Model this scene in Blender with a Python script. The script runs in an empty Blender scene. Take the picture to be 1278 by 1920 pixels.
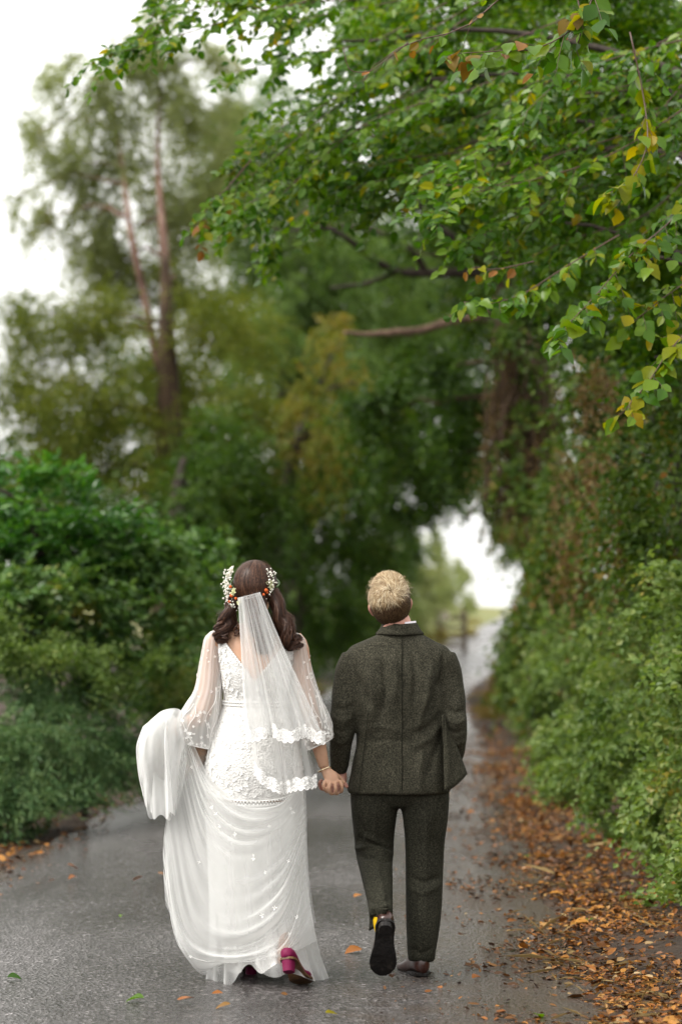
import bpy, math, random
import numpy as np
from mathutils import Vector, Matrix

sc = bpy.context.scene
COL = sc.collection
R = np.random.RandomState(7)
random.seed(7)

# ------------------------------------------------------------------ camera
CAMZ, FPX = 1.6, 85 / 36 * 1920
PITCH = math.atan(170 / FPX)
cd = bpy.data.cameras.new('camera')
cam = bpy.data.objects.new('camera', cd)
COL.objects.link(cam)
cam.location = (0, 0, CAMZ)
cam.rotation_euler = (math.pi / 2 + PITCH, 0, 0)
cd.sensor_fit = 'VERTICAL'
cd.sensor_height = 36
cd.sensor_width = 24
cd.lens = 85
cd.clip_end = 3000
cd.dof.use_dof = True
cd.dof.focus_distance = 10.25
cd.dof.aperture_fstop = 1.8
sc.camera = cam

# ------------------------------------------------------------------ light
SUN_EL, SUN_AZ = math.radians(52), math.radians(-112)      # overcast: very soft key from the open side
w = bpy.data.worlds.new('World')
sc.world = w
w.use_nodes = True
nt = w.node_tree
bg = nt.nodes['Background']
sky = nt.nodes.new('ShaderNodeTexSky')
sky.sky_type = 'NISHITA'
sky.sun_disc = False
sky.sun_elevation = SUN_EL
sky.sun_rotation = SUN_AZ
sky.dust_density = 6
sky.air_density = 1.6
hs = nt.nodes.new('ShaderNodeHueSaturation')
hs.inputs['Saturation'].default_value = 0.13
nt.links.new(sky.outputs[0], hs.inputs['Color'])
ov = nt.nodes.new('ShaderNodeMix')                          # an even cloud deck over most of the clear-sky gradient
ov.data_type = 'RGBA'
ov.inputs[0].default_value = .72
nt.links.new(hs.outputs[0], ov.inputs[6])
ov.inputs[7].default_value = (7.0, 6.95, 6.7, 1)
nt.links.new(ov.outputs[2], bg.inputs['Color'])
bg.inputs['Strength'].default_value = 0.13
sd = bpy.data.lights.new('sun', 'SUN')
sd.energy = 1.5
sd.angle = math.radians(24)
sd.color = (1, .96, .89)
sun = bpy.data.objects.new('sun', sd)
COL.objects.link(sun)
_d = Vector((math.sin(SUN_AZ) * math.cos(SUN_EL), math.cos(SUN_AZ) * math.cos(SUN_EL), math.sin(SUN_EL)))
sun.rotation_euler = _d.to_track_quat('Z', 'Y').to_euler()
sc.view_settings.view_transform = 'Standard'
sc.view_settings.look = 'None'
sc.view_settings.gamma = 1
sc.view_settings.exposure = 1.18
sc.view_settings.use_curve_mapping = False
sc.render.engine = 'CYCLES'
cy = sc.cycles
cy.use_denoising = True
cy.max_bounces = 8
cy.transparent_max_bounces = 24
cy.diffuse_bounces = 3
cy.glossy_bounces = 3
cy.transmission_bounces = 6
cy.volume_bounces = 0
cy.caustics_reflective = False
cy.caustics_refractive = False


# ------------------------------------------------------------------ helpers
def P(px, py, Y):
    """point at world depth Y seen at photo pixel (px, py)"""
    x, y = (px - 639) / FPX, (960 - py) / FPX
    c, s = math.cos(PITCH), math.sin(PITCH)
    t = Y / (c - y * s)
    return np.array((t * x, Y, CAMZ + t * (s + y * c)))


def nrm(v):
    return v / np.maximum(np.linalg.norm(v, axis=-1, keepdims=True), 1e-9)


ORG = {}


def mesh_np(name, V, F, smooth=True):
    V = np.asarray(V, dtype=np.float32)
    me = bpy.data.meshes.new(name)
    if isinstance(F, np.ndarray):
        n, k = F.shape
        me.vertices.add(len(V))
        me.vertices.foreach_set('co', V.ravel())
        me.loops.add(n * k)
        me.loops.foreach_set('vertex_index', F.astype(np.int32).ravel())
        me.polygons.add(n)
        me.polygons.foreach_set('loop_start', np.arange(0, n * k, k, dtype=np.int32))
        me.update(calc_edges=True)
    else:
        me.from_pydata([tuple(map(float, v)) for v in V], [], [tuple(int(i) for i in f) for f in F])
        me.update()
    me.polygons.foreach_set('use_smooth', np.full(len(me.polygons), smooth))
    return me


def obj(name, VF, mat, parent=None, smooth=True, kind=None):
    V, F = VF
    V = np.array(V, dtype=float)
    if parent is not None:
        V = V - ORG[parent.name]
    me = mesh_np(name, V, F, smooth)
    for m in (mat if isinstance(mat, (list, tuple)) else [mat]):
        me.materials.append(m)
    o = bpy.data.objects.new(name, me)
    COL.objects.link(o)
    if parent is not None:
        o.parent = parent
        ORG[o.name] = ORG[parent.name]
    else:
        ORG[o.name] = np.zeros(3)
    if kind:
        o['kind'] = kind
    return o


def thing(name, label, cat, loc, group=None):
    o = bpy.data.objects.new(name, None)
    o.empty_display_size = .2
    COL.objects.link(o)
    o.location = tuple(float(a) for a in loc)
    ORG[o.name] = np.array(loc, dtype=float)
    tag(o, label, cat, group)
    return o


def tag(o, label, cat, group=None):
    o['label'] = label
    o['category'] = cat
    if group:
        o['group'] = group
    return o


def join(parts):
    Vs, Fs, n = [], [], 0
    for V, F in parts:
        Vs.append(np.asarray(V, dtype=float))
        Fs += [tuple(int(i) + n for i in f) for f in F]
        n += len(V)
    return np.concatenate(Vs), Fs


def join_np(parts):
    Vs, Fs, n = [], [], 0
    for V, F in parts:
        Vs.append(V)
        Fs.append(F + n)
        n += len(V)
    return np.concatenate(Vs), np.concatenate(Fs)


def grid_faces(K, N, wrap=True):
    M = N if wrap else N - 1
    i, j = np.meshgrid(np.arange(K - 1), np.arange(M), indexing='ij')
    j2 = (j + 1) % N
    return np.stack([i * N + j, i * N + j2, (i + 1) * N + j2, (i + 1) * N + j], -1).reshape(-1, 4)


def loft(rings, cap=True):
    """rings: list of (N,3); consecutive rings joined, optional end caps"""
    K, N = len(rings), len(rings[0])
    V = np.concatenate(rings)
    F = [tuple(f) for f in grid_faces(K, N)]
    if cap:
        V = np.concatenate([V, [np.mean(rings[0], 0)], [np.mean(rings[-1], 0)]])
        a, b = K * N, K * N + 1
        for j in range(N):
            F.append((a, (j + 1) % N, j))
            F.append((b, (K - 1) * N + j, (K - 1) * N + (j + 1) % N))
    return V, F


def sell(c, rx, ry, p=2.0, n=28):
    a = np.linspace(0, 2 * np.pi, n, endpoint=False)
    ca, sa = np.cos(a), np.sin(a)
    e = 2 / p
    return np.stack([c[0] + rx * np.sign(ca) * np.abs(ca) ** e, c[1] + ry * np.sign(sa) * np.abs(sa) ** e,
                     np.full(n, c[2])], 1)


def crv(pts, n):
    """Catmull-Rom resample of control rows (any width)"""
    p = np.asarray(pts, dtype=float)
    if len(p) == 2:
        t = np.linspace(0, 1, n)[:, None]
        return p[0] * (1 - t) + p[1] * t
    p = np.concatenate([[2 * p[0] - p[1]], p, [2 * p[-1] - p[-2]]])
    t = np.linspace(0, len(p) - 3 - 1e-6, n)
    i = t.astype(int)
    f = (t - i)[:, None]
    a, b, c, d = p[i], p[i + 1], p[i + 2], p[i + 3]
    return .5 * (2 * b + (c - a) * f + (2 * a - 5 * b + 4 * c - d) * f ** 2 + (3 * b - a - 3 * c + d) * f ** 3)


def tube(path, rad, n=10, flat=1.0, cap=True, rag=0.0):
    path = np.asarray(path, dtype=float)
    rad = np.broadcast_to(np.asarray(rad, dtype=float), (len(path),))
    T = nrm(np.gradient(path, axis=0))
    up = np.array((0, -1., 0)) if abs(T[0][1]) < .8 else np.array((1., 0, 0))
    rings = []
    a = np.linspace(0, 2 * np.pi, n, endpoint=False)
    for p, t, r in zip(path, T, rad):
        u = nrm(up - t * np.dot(up, t))
        v = np.cross(t, u)
        up = u
        k = r * (1 + rag * R.randn(n)) if rag else r
        rings.append(p + (np.cos(a) * k * flat)[:, None] * u + (np.sin(a) * k)[:, None] * v)
    return loft(rings, cap)


def ctube(pts, n=16, sides=12, flat=1.0, rag=0.0):
    """pts rows (x,y,z,r) -> smooth tube"""
    c = crv(pts, n)
    return tube(c[:, :3], np.maximum(c[:, 3], .0008), sides, flat, rag=rag)


def ball(c, r, n=14, m=9, rot=None):
    r = np.broadcast_to(np.asarray(r, dtype=float), (3,))
    rings = []
    for th in np.linspace(.12, np.pi - .12, m):
        a = np.linspace(0, 2 * np.pi, n, endpoint=False)
        q = np.stack([np.sin(th) * np.cos(a), np.sin(th) * np.sin(a), np.full(n, np.cos(th))], 1) * r
        if rot is not None:
            q = q @ rot.T
        rings.append(q + c)
    return loft(rings)


def rotx(a):
    c, s = math.cos(a), math.sin(a)
    return np.array(((1, 0, 0), (0, c, -s), (0, s, c)))


def rotz(a):
    c, s = math.cos(a), math.sin(a)
    return np.array(((c, -s, 0), (s, c, 0), (0, 0, 1)))


def remesh(parts, voxel, smooth=6, dec=None, fac=.5):
    """union of closed solids into one continuous surface; returns V, F(list), N"""
    V, F = join(parts)
    me = mesh_np('tmp', V, F)
    o = bpy.data.objects.new('tmp', me)
    COL.objects.link(o)
    m = o.modifiers.new('r', 'REMESH')
    m.mode = 'VOXEL'
    m.voxel_size = voxel
    if smooth:
        s = o.modifiers.new('s', 'SMOOTH')
        s.factor = fac
        s.iterations = smooth
    if dec:
        d = o.modifiers.new('d', 'DECIMATE')
        d.ratio = dec
    dg = bpy.context.evaluated_depsgraph_get()
    ev = o.evaluated_get(dg)
    m2 = ev.to_mesh()
    n = len(m2.vertices)
    co = np.empty(n * 3, dtype=np.float32)
    m2.vertices.foreach_get('co', co)
    no = np.empty(n * 3, dtype=np.float32)
    m2.vertices.foreach_get('normal', no)
    faces = [tuple(p.vertices) for p in m2.polygons]
    ev.to_mesh_clear()
    bpy.data.objects.remove(o)
    bpy.data.meshes.remove(me)
    return co.reshape(-1, 3).astype(float), faces, no.reshape(-1, 3).astype(float)


def relax(V, F, it=2, k=.5):
    """even out small steps in a surface"""
    E = np.array([(f[i], f[(i + 1) % len(f)]) for f in F for i in range(len(f))])
    deg = np.bincount(E.ravel(), minlength=len(V))[:, None]
    for _ in range(it):
        S = np.zeros_like(V)
        np.add.at(S, E[:, 0], V[E[:, 1]])
        np.add.at(S, E[:, 1], V[E[:, 0]])
        V = V * (1 - k) + k * S / np.maximum(deg, 1)
    return V


def folds(V, N, lines, both=False):
    """press soft creases into cloth: lines = (list of 3D points, width, height)"""
    D = np.zeros(len(V))
    for pts, wd, am in lines:
        pts = np.asarray(pts)
        best = np.full(len(V), 9.)
        tt = np.zeros(len(V))
        L = len(pts) - 1
        for i in range(L):
            a, b = pts[i][[0, 2]], pts[i + 1][[0, 2]]
            q = V[:, [0, 2]] - a
            ab = b - a
            t = np.clip((q @ ab) / (ab @ ab + 1e-9), 0, 1)
            d = np.linalg.norm(q - t[:, None] * ab, axis=1)
            m = d < best
            best[m] = d[m]
            tt[m] = (i + t[m]) / L
        k = np.exp(-(best / wd) ** 2) * np.clip(np.sin(np.pi * np.clip(tt, .03, .97)) * 1.6, 0, 1) * am
        if not both:
            k *= np.clip(-N[:, 1] * 2 + .3, 0, 1)
        D += k
    return V + N * D[:, None]


# ------------------------------------------------------------------ materials
def new_mat(name):
    m = bpy.data.materials.new(name)
    m.use_nodes = True
    n = m.node_tree
    b = n.nodes['Principled BSDF']
    return m, n, b


def node(n, t, **kw):
    x = n.nodes.new(t)
    for k, v in kw.items():
        if hasattr(x, k):
            setattr(x, k, v)
        else:
            x.inputs[k].default_value = v
    return x


def ramp(n, stops, src):
    r = n.nodes.new('ShaderNodeValToRGB')
    e = r.color_ramp.elements
    while len(e) < len(stops):
        e.new(.5)
    for el, (p, c) in zip(e, stops):
        el.position = p
        el.color = (*c, 1)
    n.links.new(src, r.inputs[0])
    return r.outputs[0]


def leaf_mat(name, stops, rough=.38, trans=.35, tint=(1.25, 1.3, .35), patch=.35, spec=.2):
    """leaf: colours differ leaf by leaf (random per island) and in drifting patches"""
    m, n, b = new_mat(name)
    g = node(n, 'ShaderNodeNewGeometry')
    oi = node(n, 'ShaderNodeObjectInfo')
    noi = node(n, 'ShaderNodeTexNoise', Scale=1.1, Detail=2.)
    n.links.new(g.outputs['Position'], noi.inputs['Vector'])
    ad = node(n, 'ShaderNodeMath', operation='ADD')
    n.links.new(g.outputs['Random Per Island'], ad.inputs[0])
    n.links.new(oi.outputs['Random'], ad.inputs[1])
    fr = node(n, 'ShaderNodeMath', operation='FRACT')
    n.links.new(ad.outputs[0], fr.inputs[0])
    mx = node(n, 'ShaderNodeMapRange')
    mx.inputs['From Min'].default_value = .3
    mx.inputs['From Max'].default_value = .7
    n.links.new(noi.outputs[0], mx.inputs['Value'])
    mm = node(n, 'ShaderNodeMix', data_type='FLOAT')
    mm.inputs[0].default_value = patch
    n.links.new(fr.outputs[0], mm.inputs[2])
    n.links.new(mx.outputs[0], mm.inputs[3])
    c = ramp(n, stops, mm.outputs[0])
    n.links.new(c, b.inputs['Base Color'])
    b.inputs['Roughness'].default_value = rough
    b.inputs['Specular IOR Level'].default_value = spec
    tr = node(n, 'ShaderNodeBsdfTranslucent')
    mu = node(n, 'ShaderNodeMix', data_type='RGBA', blend_type='MULTIPLY')
    mu.inputs[0].default_value = 1
    n.links.new(c, mu.inputs[6])
    mu.inputs[7].default_value = (*tint, 1)
    n.links.new(mu.outputs[2], tr.inputs[0])
    ms = node(n, 'ShaderNodeMixShader')
    ms.inputs[0].default_value = trans
    n.links.new(b.outputs[0], ms.inputs[1])
    n.links.new(tr.outputs[0], ms.inputs[2])
    n.links.new(ms.outputs[0], n.nodes['Material Output'].inputs[0])
    return m


def noise_mat(name, stops, scale=8., rough=.8, bump=.3, bscale=None, stretch=(1, 1, 1), sheen=0, spec=.3, detail=6., dist=.02):
    m, n, b = new_mat(name)
    tc = node(n, 'ShaderNodeTexCoord')
    mp = node(n, 'ShaderNodeMapping')
    mp.inputs['Scale'].default_value = stretch
    n.links.new(tc.outputs['Object'], mp.inputs[0])
    a = node(n, 'ShaderNodeTexNoise', Scale=scale, Detail=detail)
    n.links.new(mp.outputs[0], a.inputs['Vector'])
    n.links.new(ramp(n, stops, a.outputs[0]), b.inputs['Base Color'])
    b.inputs['Roughness'].default_value = rough
    b.inputs['Specular IOR Level'].default_value = spec
    if sheen:
        b.inputs['Sheen Weight'].default_value = sheen
    if bump:
        a2 = node(n, 'ShaderNodeTexNoise', Scale=bscale or scale * 2, Detail=4.)
        n.links.new(mp.outputs[0], a2.inputs['Vector'])
        bp = node(n, 'ShaderNodeBump', Strength=bump, Distance=dist)
        n.links.new(a2.outputs[0], bp.inputs['Height'])
        n.links.new(bp.outputs[0], b.inputs['Normal'])
    return m


def plain(name, col, rough=.5, spec=.5, metal=0, sss=0):
    m, n, b = new_mat(name)
    b.inputs['Base Color'].default_value = (*col, 1)
    b.inputs['Roughness'].default_value = rough
    b.inputs['Specular IOR Level'].default_value = spec
    b.inputs['Metallic'].default_value = metal
    return m


def tulle(name, lo, hi, col=(.84, .84, .83), weave=900.):
    """fine net: threads cover more of it where it turns edge-on"""
    m, n, b = new_mat(name)
    b.inputs['Base Color'].default_value = (*col, 1)
    b.inputs['Roughness'].default_value = .75
    b.inputs['Specular IOR Level'].default_value = .15
    tl = node(n, 'ShaderNodeBsdfTranslucent')
    tl.inputs[0].default_value = (*col, 1)
    ms = node(n, 'ShaderNodeMixShader')
    ms.inputs[0].default_value = .45
    n.links.new(b.outputs[0], ms.inputs[1])
    n.links.new(tl.outputs[0], ms.inputs[2])
    lw = node(n, 'ShaderNodeLayerWeight', Blend=.35)
    mr = node(n, 'ShaderNodeMapRange')
    mr.inputs['From Min'].default_value = .02
    mr.inputs['From Max'].default_value = .75
    mr.inputs['To Min'].default_value = lo
    mr.inputs['To Max'].default_value = hi
    n.links.new(lw.outputs['Facing'], mr.inputs['Value'])
    tp = node(n, 'ShaderNodeBsdfTransparent')
    m2 = node(n, 'ShaderNodeMixShader')
    n.links.new(mr.outputs[0], m2.inputs[0])
    n.links.new(tp.outputs[0], m2.inputs[1])
    n.links.new(ms.outputs[0], m2.inputs[2])
    n.links.new(m2.outputs[0], n.nodes['Material Output'].inputs[0])
    return m


M = {}
G = lambda r, g, b: (r, g, b)
M['hazel'] = leaf_mat('hazel_leaf', [(0, (.018, .058, .004)), (.35, (.048, .128, .005)), (.75, (.115, .205, .006)), (.97, (.20, .24, .007)), (1, (.27, .18, .008))], rough=.34, trans=.42, spec=.3)
M['hazel_yellow'] = leaf_mat('yellow_leaf', [(0, (0.1003, 0.1734, 0.0037)), (.6, (0.2360, 0.2346, 0.0037)), (1, (0.3540, 0.1938, 0.0050))], rough=.4, trans=.5)
M['hazel_brown'] = leaf_mat('brown_leaf', [(0, (.13, .055, .015)), (.5, (.24, .10, .02)), (1, (.12, .13, .02))], rough=.4, trans=.3)
M['dark'] = leaf_mat('dark_leaf', [(0, (.016, .038, .005)), (.5, (.040, .088, .009)), (.85, (.085, .145, .014)), (1, (.15, .14, .014))], rough=.38, trans=.32)
M['ivy'] = leaf_mat('ivy_leaf', [(0, (.020, .045, .006)), (.4, (.05, .095, .012)), (.75, (.10, .155, .02)), (.88, (.16, .12, .02)), (1, (.24, .095, .02))], rough=.34, trans=.3)
M['laurel'] = leaf_mat('laurel_leaf', [(0, (.014, .055, .009)), (.5, (.046, .150, .018)), (1, (.12, .25, .035))], rough=.28, trans=.3, patch=.3, spec=.4)
M['bramble'] = leaf_mat('bramble_leaf', [(0, (.028, .075, .018)), (.45, (.075, .155, .035)), (.85, (.15, .24, .07)), (1, (.27, .24, .04))], rough=.32, trans=.34, spec=.35)
M['yew'] = leaf_mat('needle_spray', [(0, (.020, .056, .020)), (.5, (.070, .140, .050)), (1, (.17, .24, .10))], rough=.45, trans=.2)
M['birch'] = leaf_mat('feathery_leaf', [(0, (.17, .20, .08)), (.5, (.25, .285, .12)), (.9, (.32, .34, .16)), (1, (.38, .23, .08))], rough=.45, trans=.62, tint=(1.08, 1.12, .7))
M['olive'] = leaf_mat('olive_spray', [(0, (.060, .085, .014)), (.5, (.125, .155, .026)), (.88, (.20, .215, .04)), (1, (.24, .14, .03))], rough=.5, trans=.4, spec=.15)
M['willow'] = leaf_mat('grey_green_leaf', [(0, (.06, .115, .032)), (.5, (.115, .185, .052)), (1, (.18, .25, .08))], rough=.4, trans=.45)
M['autumn'] = leaf_mat('turning_leaf', [(0, (.07, .11, .016)), (.45, (.16, .165, .025)), (.8, (.24, .18, .035)), (1, (.26, .13, .03))], rough=.42, trans=.42)
M['nettle'] = leaf_mat('bank_leaf', [(0, (.040, .085, .016)), (.35, (.115, .185, .045)), (.7, (.20, .275, .085)), (.88, (.30, .34, .13)), (1, (.38, .28, .06))], rough=.34, trans=.38, patch=.4)
M['hazed_green'] = leaf_mat('hazed_leaf', [(0, (.17, .21, .09)), (.5, (.27, .31, .14)), (1, (.38, .36, .17))], rough=.6, trans=.5, tint=(1.05, 1.1, .7))  # far hedge leaves: distance haze is painted into this paler green
M['dead'] = leaf_mat('dry_creeper', [(0, (.06, .035, .016)), (.4, (.13, .078, .032)), (.7, (.19, .13, .05)), (1, (.06, .10, .02))], rough=.6, trans=.25)
M['litter'] = leaf_mat('fallen_leaf', [(0, (.028, .013, .008)), (.3, (.095, .038, .012)), (.55, (.24, .085, .018)), (.85, (.36, .165, .032)), (.95, (.34, .25, .13)), (1, (.12, .16, .03))], rough=.34, trans=.12, tint=(1, .9, .6), patch=.15)
M['litter_dark'] = leaf_mat('sodden_leaf', [(0, (.03, .015, .009)), (.5, (.085, .038, .014)), (.9, (.17, .075, .02)), (1, (.25, .13, .03))], rough=.34, trans=.08, tint=(1, .9, .6), patch=.15)
M['straw'] = leaf_mat('dry_stalk', [(0, (.16, .10, .04)), (.6, (.30, .21, .09)), (1, (.40, .30, .14))], rough=.5, trans=.1, tint=(1, 1, .8))
M['yellow_grass'] = leaf_mat('yellow_grass', [(0, (0.1062, 0.1122, 0.0155)), (.5, (0.2006, 0.1581, 0.0248)), (1, (0.2950, 0.1734, 0.0372))], rough=.5, trans=.3)
M['bark_dark'] = noise_mat('dark_bark', [(.3, (.018, .013, .009)), (.7, (.05, .037, .026))], 14, .75, .6, 22, (1, 1, .25))
M['bark_red'] = noise_mat('red_bark', [(.3, (.085, .045, .032)), (.55, (.17, .095, .068)), (.75, (.26, .18, .14))], 9, .7, .6, 18, (1, 1, .3))
M['bark_pale'] = noise_mat('pale_bark', [(.3, (.07, .045, .03)), (.6, (.20, .125, .085)), (.75, (.30, .21, .15))], 10, .7, .6, 20)
M['bark_brown'] = noise_mat('ivy_bark', [(.3, (.035, .022, .013)), (.7, (.10, .062, .036))], 12, .85, .8, 22, (1, 1, .2))
M['twig'] = plain('twig', (.075, .035, .022), .45)
M['soil'] = noise_mat('verge_soil', [(.3, (.018, .011, .007)), (.6, (.05, .030, .018)), (.75, (.085, .045, .02))], 6, .75, .8, 30, detail=10)
def ground_mat():
    m = M['soil']
    n = m.node_tree
    b = n.nodes['Principled BSDF']
    old = b.inputs['Base Color'].links[0].from_socket
    g = node(n, 'ShaderNodeNewGeometry')
    sx = node(n, 'ShaderNodeSeparateXYZ')
    n.links.new(g.outputs['Position'], sx.inputs[0])
    mr = node(n, 'ShaderNodeMapRange')
    mr.inputs['From Min'].default_value = 52
    mr.inputs['From Max'].default_value = 66
    n.links.new(sx.outputs['Y'], mr.inputs['Value'])
    nz = node(n, 'ShaderNodeTexNoise', Scale=.9, Detail=6.)
    n.links.new(g.outputs['Position'], nz.inputs['Vector'])
    c = ramp(n, [(.3, (.10, .13, .035)), (.6, (.19, .18, .06)), (.8, (.25, .20, .09))], nz.outputs[0])
    mx = node(n, 'ShaderNodeMix', data_type='RGBA')
    n.links.new(mr.outputs[0], mx.inputs[0])
    n.links.new(old, mx.inputs[6])
    n.links.new(c, mx.inputs[7])
    n.links.new(mx.outputs[2], b.inputs['Base Color'])


ground_mat()
M['wood'] = noise_mat('weathered_wood', [(.3, (.10, .075, .055)), (.7, (.22, .17, .13))], 8, .8, .3, 20, (4, 4, .5))
M['wood_pale'] = noise_mat('pale_board', [(.3, (.50, .42, .38)), (.7, (.66, .58, .52))], 8, .7, .1)


def road_mat():
    m, n, b = new_mat('wet_asphalt')
    g = node(n, 'ShaderNodeNewGeometry')
    at = node(n, 'ShaderNodeAttribute')
    at.attribute_name = 'edge'                                  # 0 mid lane, 1 at the muddy edges
    fine = node(n, 'ShaderNodeTexVoronoi', Scale=66.)
    n.links.new(g.outputs['Position'], fine.inputs['Vector'])
    fine2 = node(n, 'ShaderNodeTexNoise', Scale=60., Detail=5., Roughness=.7)
    n.links.new(g.outputs['Position'], fine2.inputs['Vector'])
    big = node(n, 'ShaderNodeTexNoise', Scale=.62, Detail=7.)
    mpb = node(n, 'ShaderNodeMapping')
    mpb.inputs['Scale'].default_value = (1.7, .55, 1)               # drawn out along the lane
    n.links.new(g.outputs['Position'], mpb.inputs[0])
    n.links.new(mpb.outputs[0], big.inputs['Vector'])
    c1 = ramp(n, [(0, (.013, .011, .010)), (.45, (.052, .047, .045)), (.82, (.105, .098, .096)), (1, (.34, .325, .32))], fine.outputs['Color'])
    c2 = ramp(n, [(.34, (.42, .37, .34)), (.5, (.95, .91, .91)), (.64, (1.35, 1.31, 1.34))], big.outputs[0])
    mu = node(n, 'ShaderNodeMix', data_type='RGBA', blend_type='MULTIPLY')
    mu.inputs[0].default_value = 1
    n.links.new(c1, mu.inputs[6])
    n.links.new(c2, mu.inputs[7])
    mud = ramp(n, [(.3, (.030, .020, .014)), (.7, (.075, .048, .032))], fine2.outputs[0])
    en = node(n, 'ShaderNodeTexNoise', Scale=5., Detail=6.)
    n.links.new(g.outputs['Position'], en.inputs['Vector'])
    ma = node(n, 'ShaderNodeMath', operation='MULTIPLY_ADD')
    n.links.new(en.outputs[0], ma.inputs[0])
    ma.inputs[1].default_value = 1.1
    n.links.new(at.outputs['Fac'], ma.inputs[2])
    mr = node(n, 'ShaderNodeMapRange')
    mr.inputs['From Min'].default_value = .95
    mr.inputs['From Max'].default_value = 1.45
    n.links.new(ma.outputs[0], mr.inputs['Value'])
    mm = node(n, 'ShaderNodeMix', data_type='RGBA')
    n.links.new(mr.outputs[0], mm.inputs[0])
    n.links.new(mu.outputs[2], mm.inputs[6])
    n.links.new(mud, mm.inputs[7])
    n.links.new(mm.outputs[2], b.inputs['Base Color'])
    rr = node(n, 'ShaderNodeMapRange')                          # films of water lie in wide drifting patches
    rr.inputs['From Min'].default_value = .35
    rr.inputs['From Max'].default_value = .65
    rr.inputs['To Min'].default_value = .15
    rr.inputs['To Max'].default_value = .36
    n.links.new(big.outputs[0], rr.inputs['Value'])
    n.links.new(rr.outputs[0], b.inputs['Roughness'])
    b.inputs['Specular IOR Level'].default_value = .6
    b1 = node(n, 'ShaderNodeBump', Strength=.9, Distance=.012)
    n.links.new(fine.outputs['Distance'], b1.inputs['Height'])
    b2 = node(n, 'ShaderNodeBump', Strength=.5, Distance=.012)
    n.links.new(fine2.outputs[0], b2.inputs['Height'])
    n.links.new(b1.outputs[0], b2.inputs['Normal'])
    n.links.new(b2.outputs[0], b.inputs['Normal'])
    return m


M['road'] = road_mat()


def tweed_mat(name, a, b_, c_):
    m, n, b = new_mat(name)
    tc = node(n, 'ShaderNodeTexCoord')
    n1 = node(n, 'ShaderNodeTexNoise', Scale=190., Detail=4., Roughness=.62)
    n2 = node(n, 'ShaderNodeTexNoise', Scale=16., Detail=4.)
    mp = node(n, 'ShaderNodeMapping')
    mp.inputs['Scale'].default_value = (1.6, 1, .8)
    wv = node(n, 'ShaderNodeTexNoise', Scale=320., Detail=2.)
    n.links.new(tc.outputs['Object'], mp.inputs[0])
    for x in (n1, n2, wv):
        n.links.new(mp.outputs[0], x.inputs['Vector'])
    ad = node(n, 'ShaderNodeMix', data_type='FLOAT')
    ad.inputs[0].default_value = .3
    n.links.new(n1.outputs[0], ad.inputs[2])
    n.links.new(wv.outputs[0], ad.inputs[3])
    ad2 = node(n, 'ShaderNodeMix', data_type='FLOAT')
    ad2.inputs[0].default_value = .09
    n.links.new(ad.outputs[0], ad2.inputs[2])
    n.links.new(n2.outputs[0], ad2.inputs[3])
    n.links.new(ramp(n, [(.40, a), (.5, b_), (.62, c_)], ad2.outputs[0]), b.inputs['Base Color'])
    b.inputs['Roughness'].default_value = .9
    b.inputs['Specular IOR Level'].default_value = .15
    b.inputs['Sheen Weight'].default_value = .0
    bp = node(n, 'ShaderNodeBump', Strength=.35, Distance=.002)
    n.links.new(ad.outputs[0], bp.inputs['Height'])
    n.links.new(bp.outputs[0], b.inputs['Normal'])
    return m


M['tweed'] = tweed_mat('tweed', (.010, .0095, .006), (.028, .0265, .018), (.082, .076, .053))
M['tweed_trouser'] = tweed_mat('tweed_trouser', (.008, .008, .005), (.021, .0205, .014), (.060, .057, .040))


def skin_mat(name, a, b_):
    m = noise_mat(name, [(.3, a), (.7, b_)], 18, .48, .08, 90, dist=.002)
    m.node_tree.nodes['Principled BSDF'].inputs['Subsurface Weight'].default_value = .12
    m.node_tree.nodes['Principled BSDF'].inputs['Subsurface Radius'].default_value = (.02, .008, .004)
    return m


M['skin_bride'] = skin_mat('skin_warm', (.46, .26, .165), (.56, .34, .23))
M['skin_groom'] = skin_mat('skin_pink', (.52, .25, .19), (.60, .33, .26))


def hair_mat(name, stops, rough=.38):
    m, n, b = new_mat(name)
    g = node(n, 'ShaderNodeNewGeometry')
    n.links.new(ramp(n, stops, g.outputs['Random Per Island']), b.inputs['Base Color'])
    b.inputs['Roughness'].default_value = rough
    b.inputs['Specular IOR Level'].default_value = .22
    return m


M['hair_brown'] = hair_mat('brown_hair', [(0, (.018, .0085, .006)), (.55, (.048, .022, .014)), (.9, (.10, .047, .028)), (1, (.17, .085, .05))])
M['hair_blond'] = hair_mat('blond_hair', [(0, (.16, .095, .045)), (.35, (.34, .235, .125)), (.7, (.50, .39, .24)), (1, (.66, .56, .40))], .45)
M['hair_nape'] = hair_mat('cropped_hair', [(0, (.030, .016, .008)), (.6, (.075, .042, .020)), (1, (.16, .10, .05))], .5)
M['satin'] = noise_mat('satin', [(.3, (.74, .73, .71)), (.7, (.78, .77, .75))], 6, .5, .12, 18, dist=.01)


def lace_mat():
    m, n, b = new_mat('lace')
    tc = node(n, 'ShaderNodeTexCoord')
    v = node(n, 'ShaderNodeTexVoronoi', Scale=85., feature='DISTANCE_TO_EDGE')
    n2 = node(n, 'ShaderNodeTexNoise', Scale=45., Detail=3., Distortion=1.5)
    for x in (v, n2):
        n.links.new(tc.outputs['Object'], x.inputs['Vector'])
    mx = node(n, 'ShaderNodeMath', operation='ADD')
    n.links.new(v.outputs['Distance'], mx.inputs[0])
    n.links.new(n2.outputs[0], mx.inputs[1])
    b.inputs['Base Color'].default_value = (.66, .65, .63, 1)
    b.inputs['Roughness'].default_value = .7
    bp = node(n, 'ShaderNodeBump', Strength=.7, Distance=.006)
    n.links.new(mx.outputs[0], bp.inputs['Height'])
    n.links.new(bp.outputs[0], b.inputs['Normal'])
    return m


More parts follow.
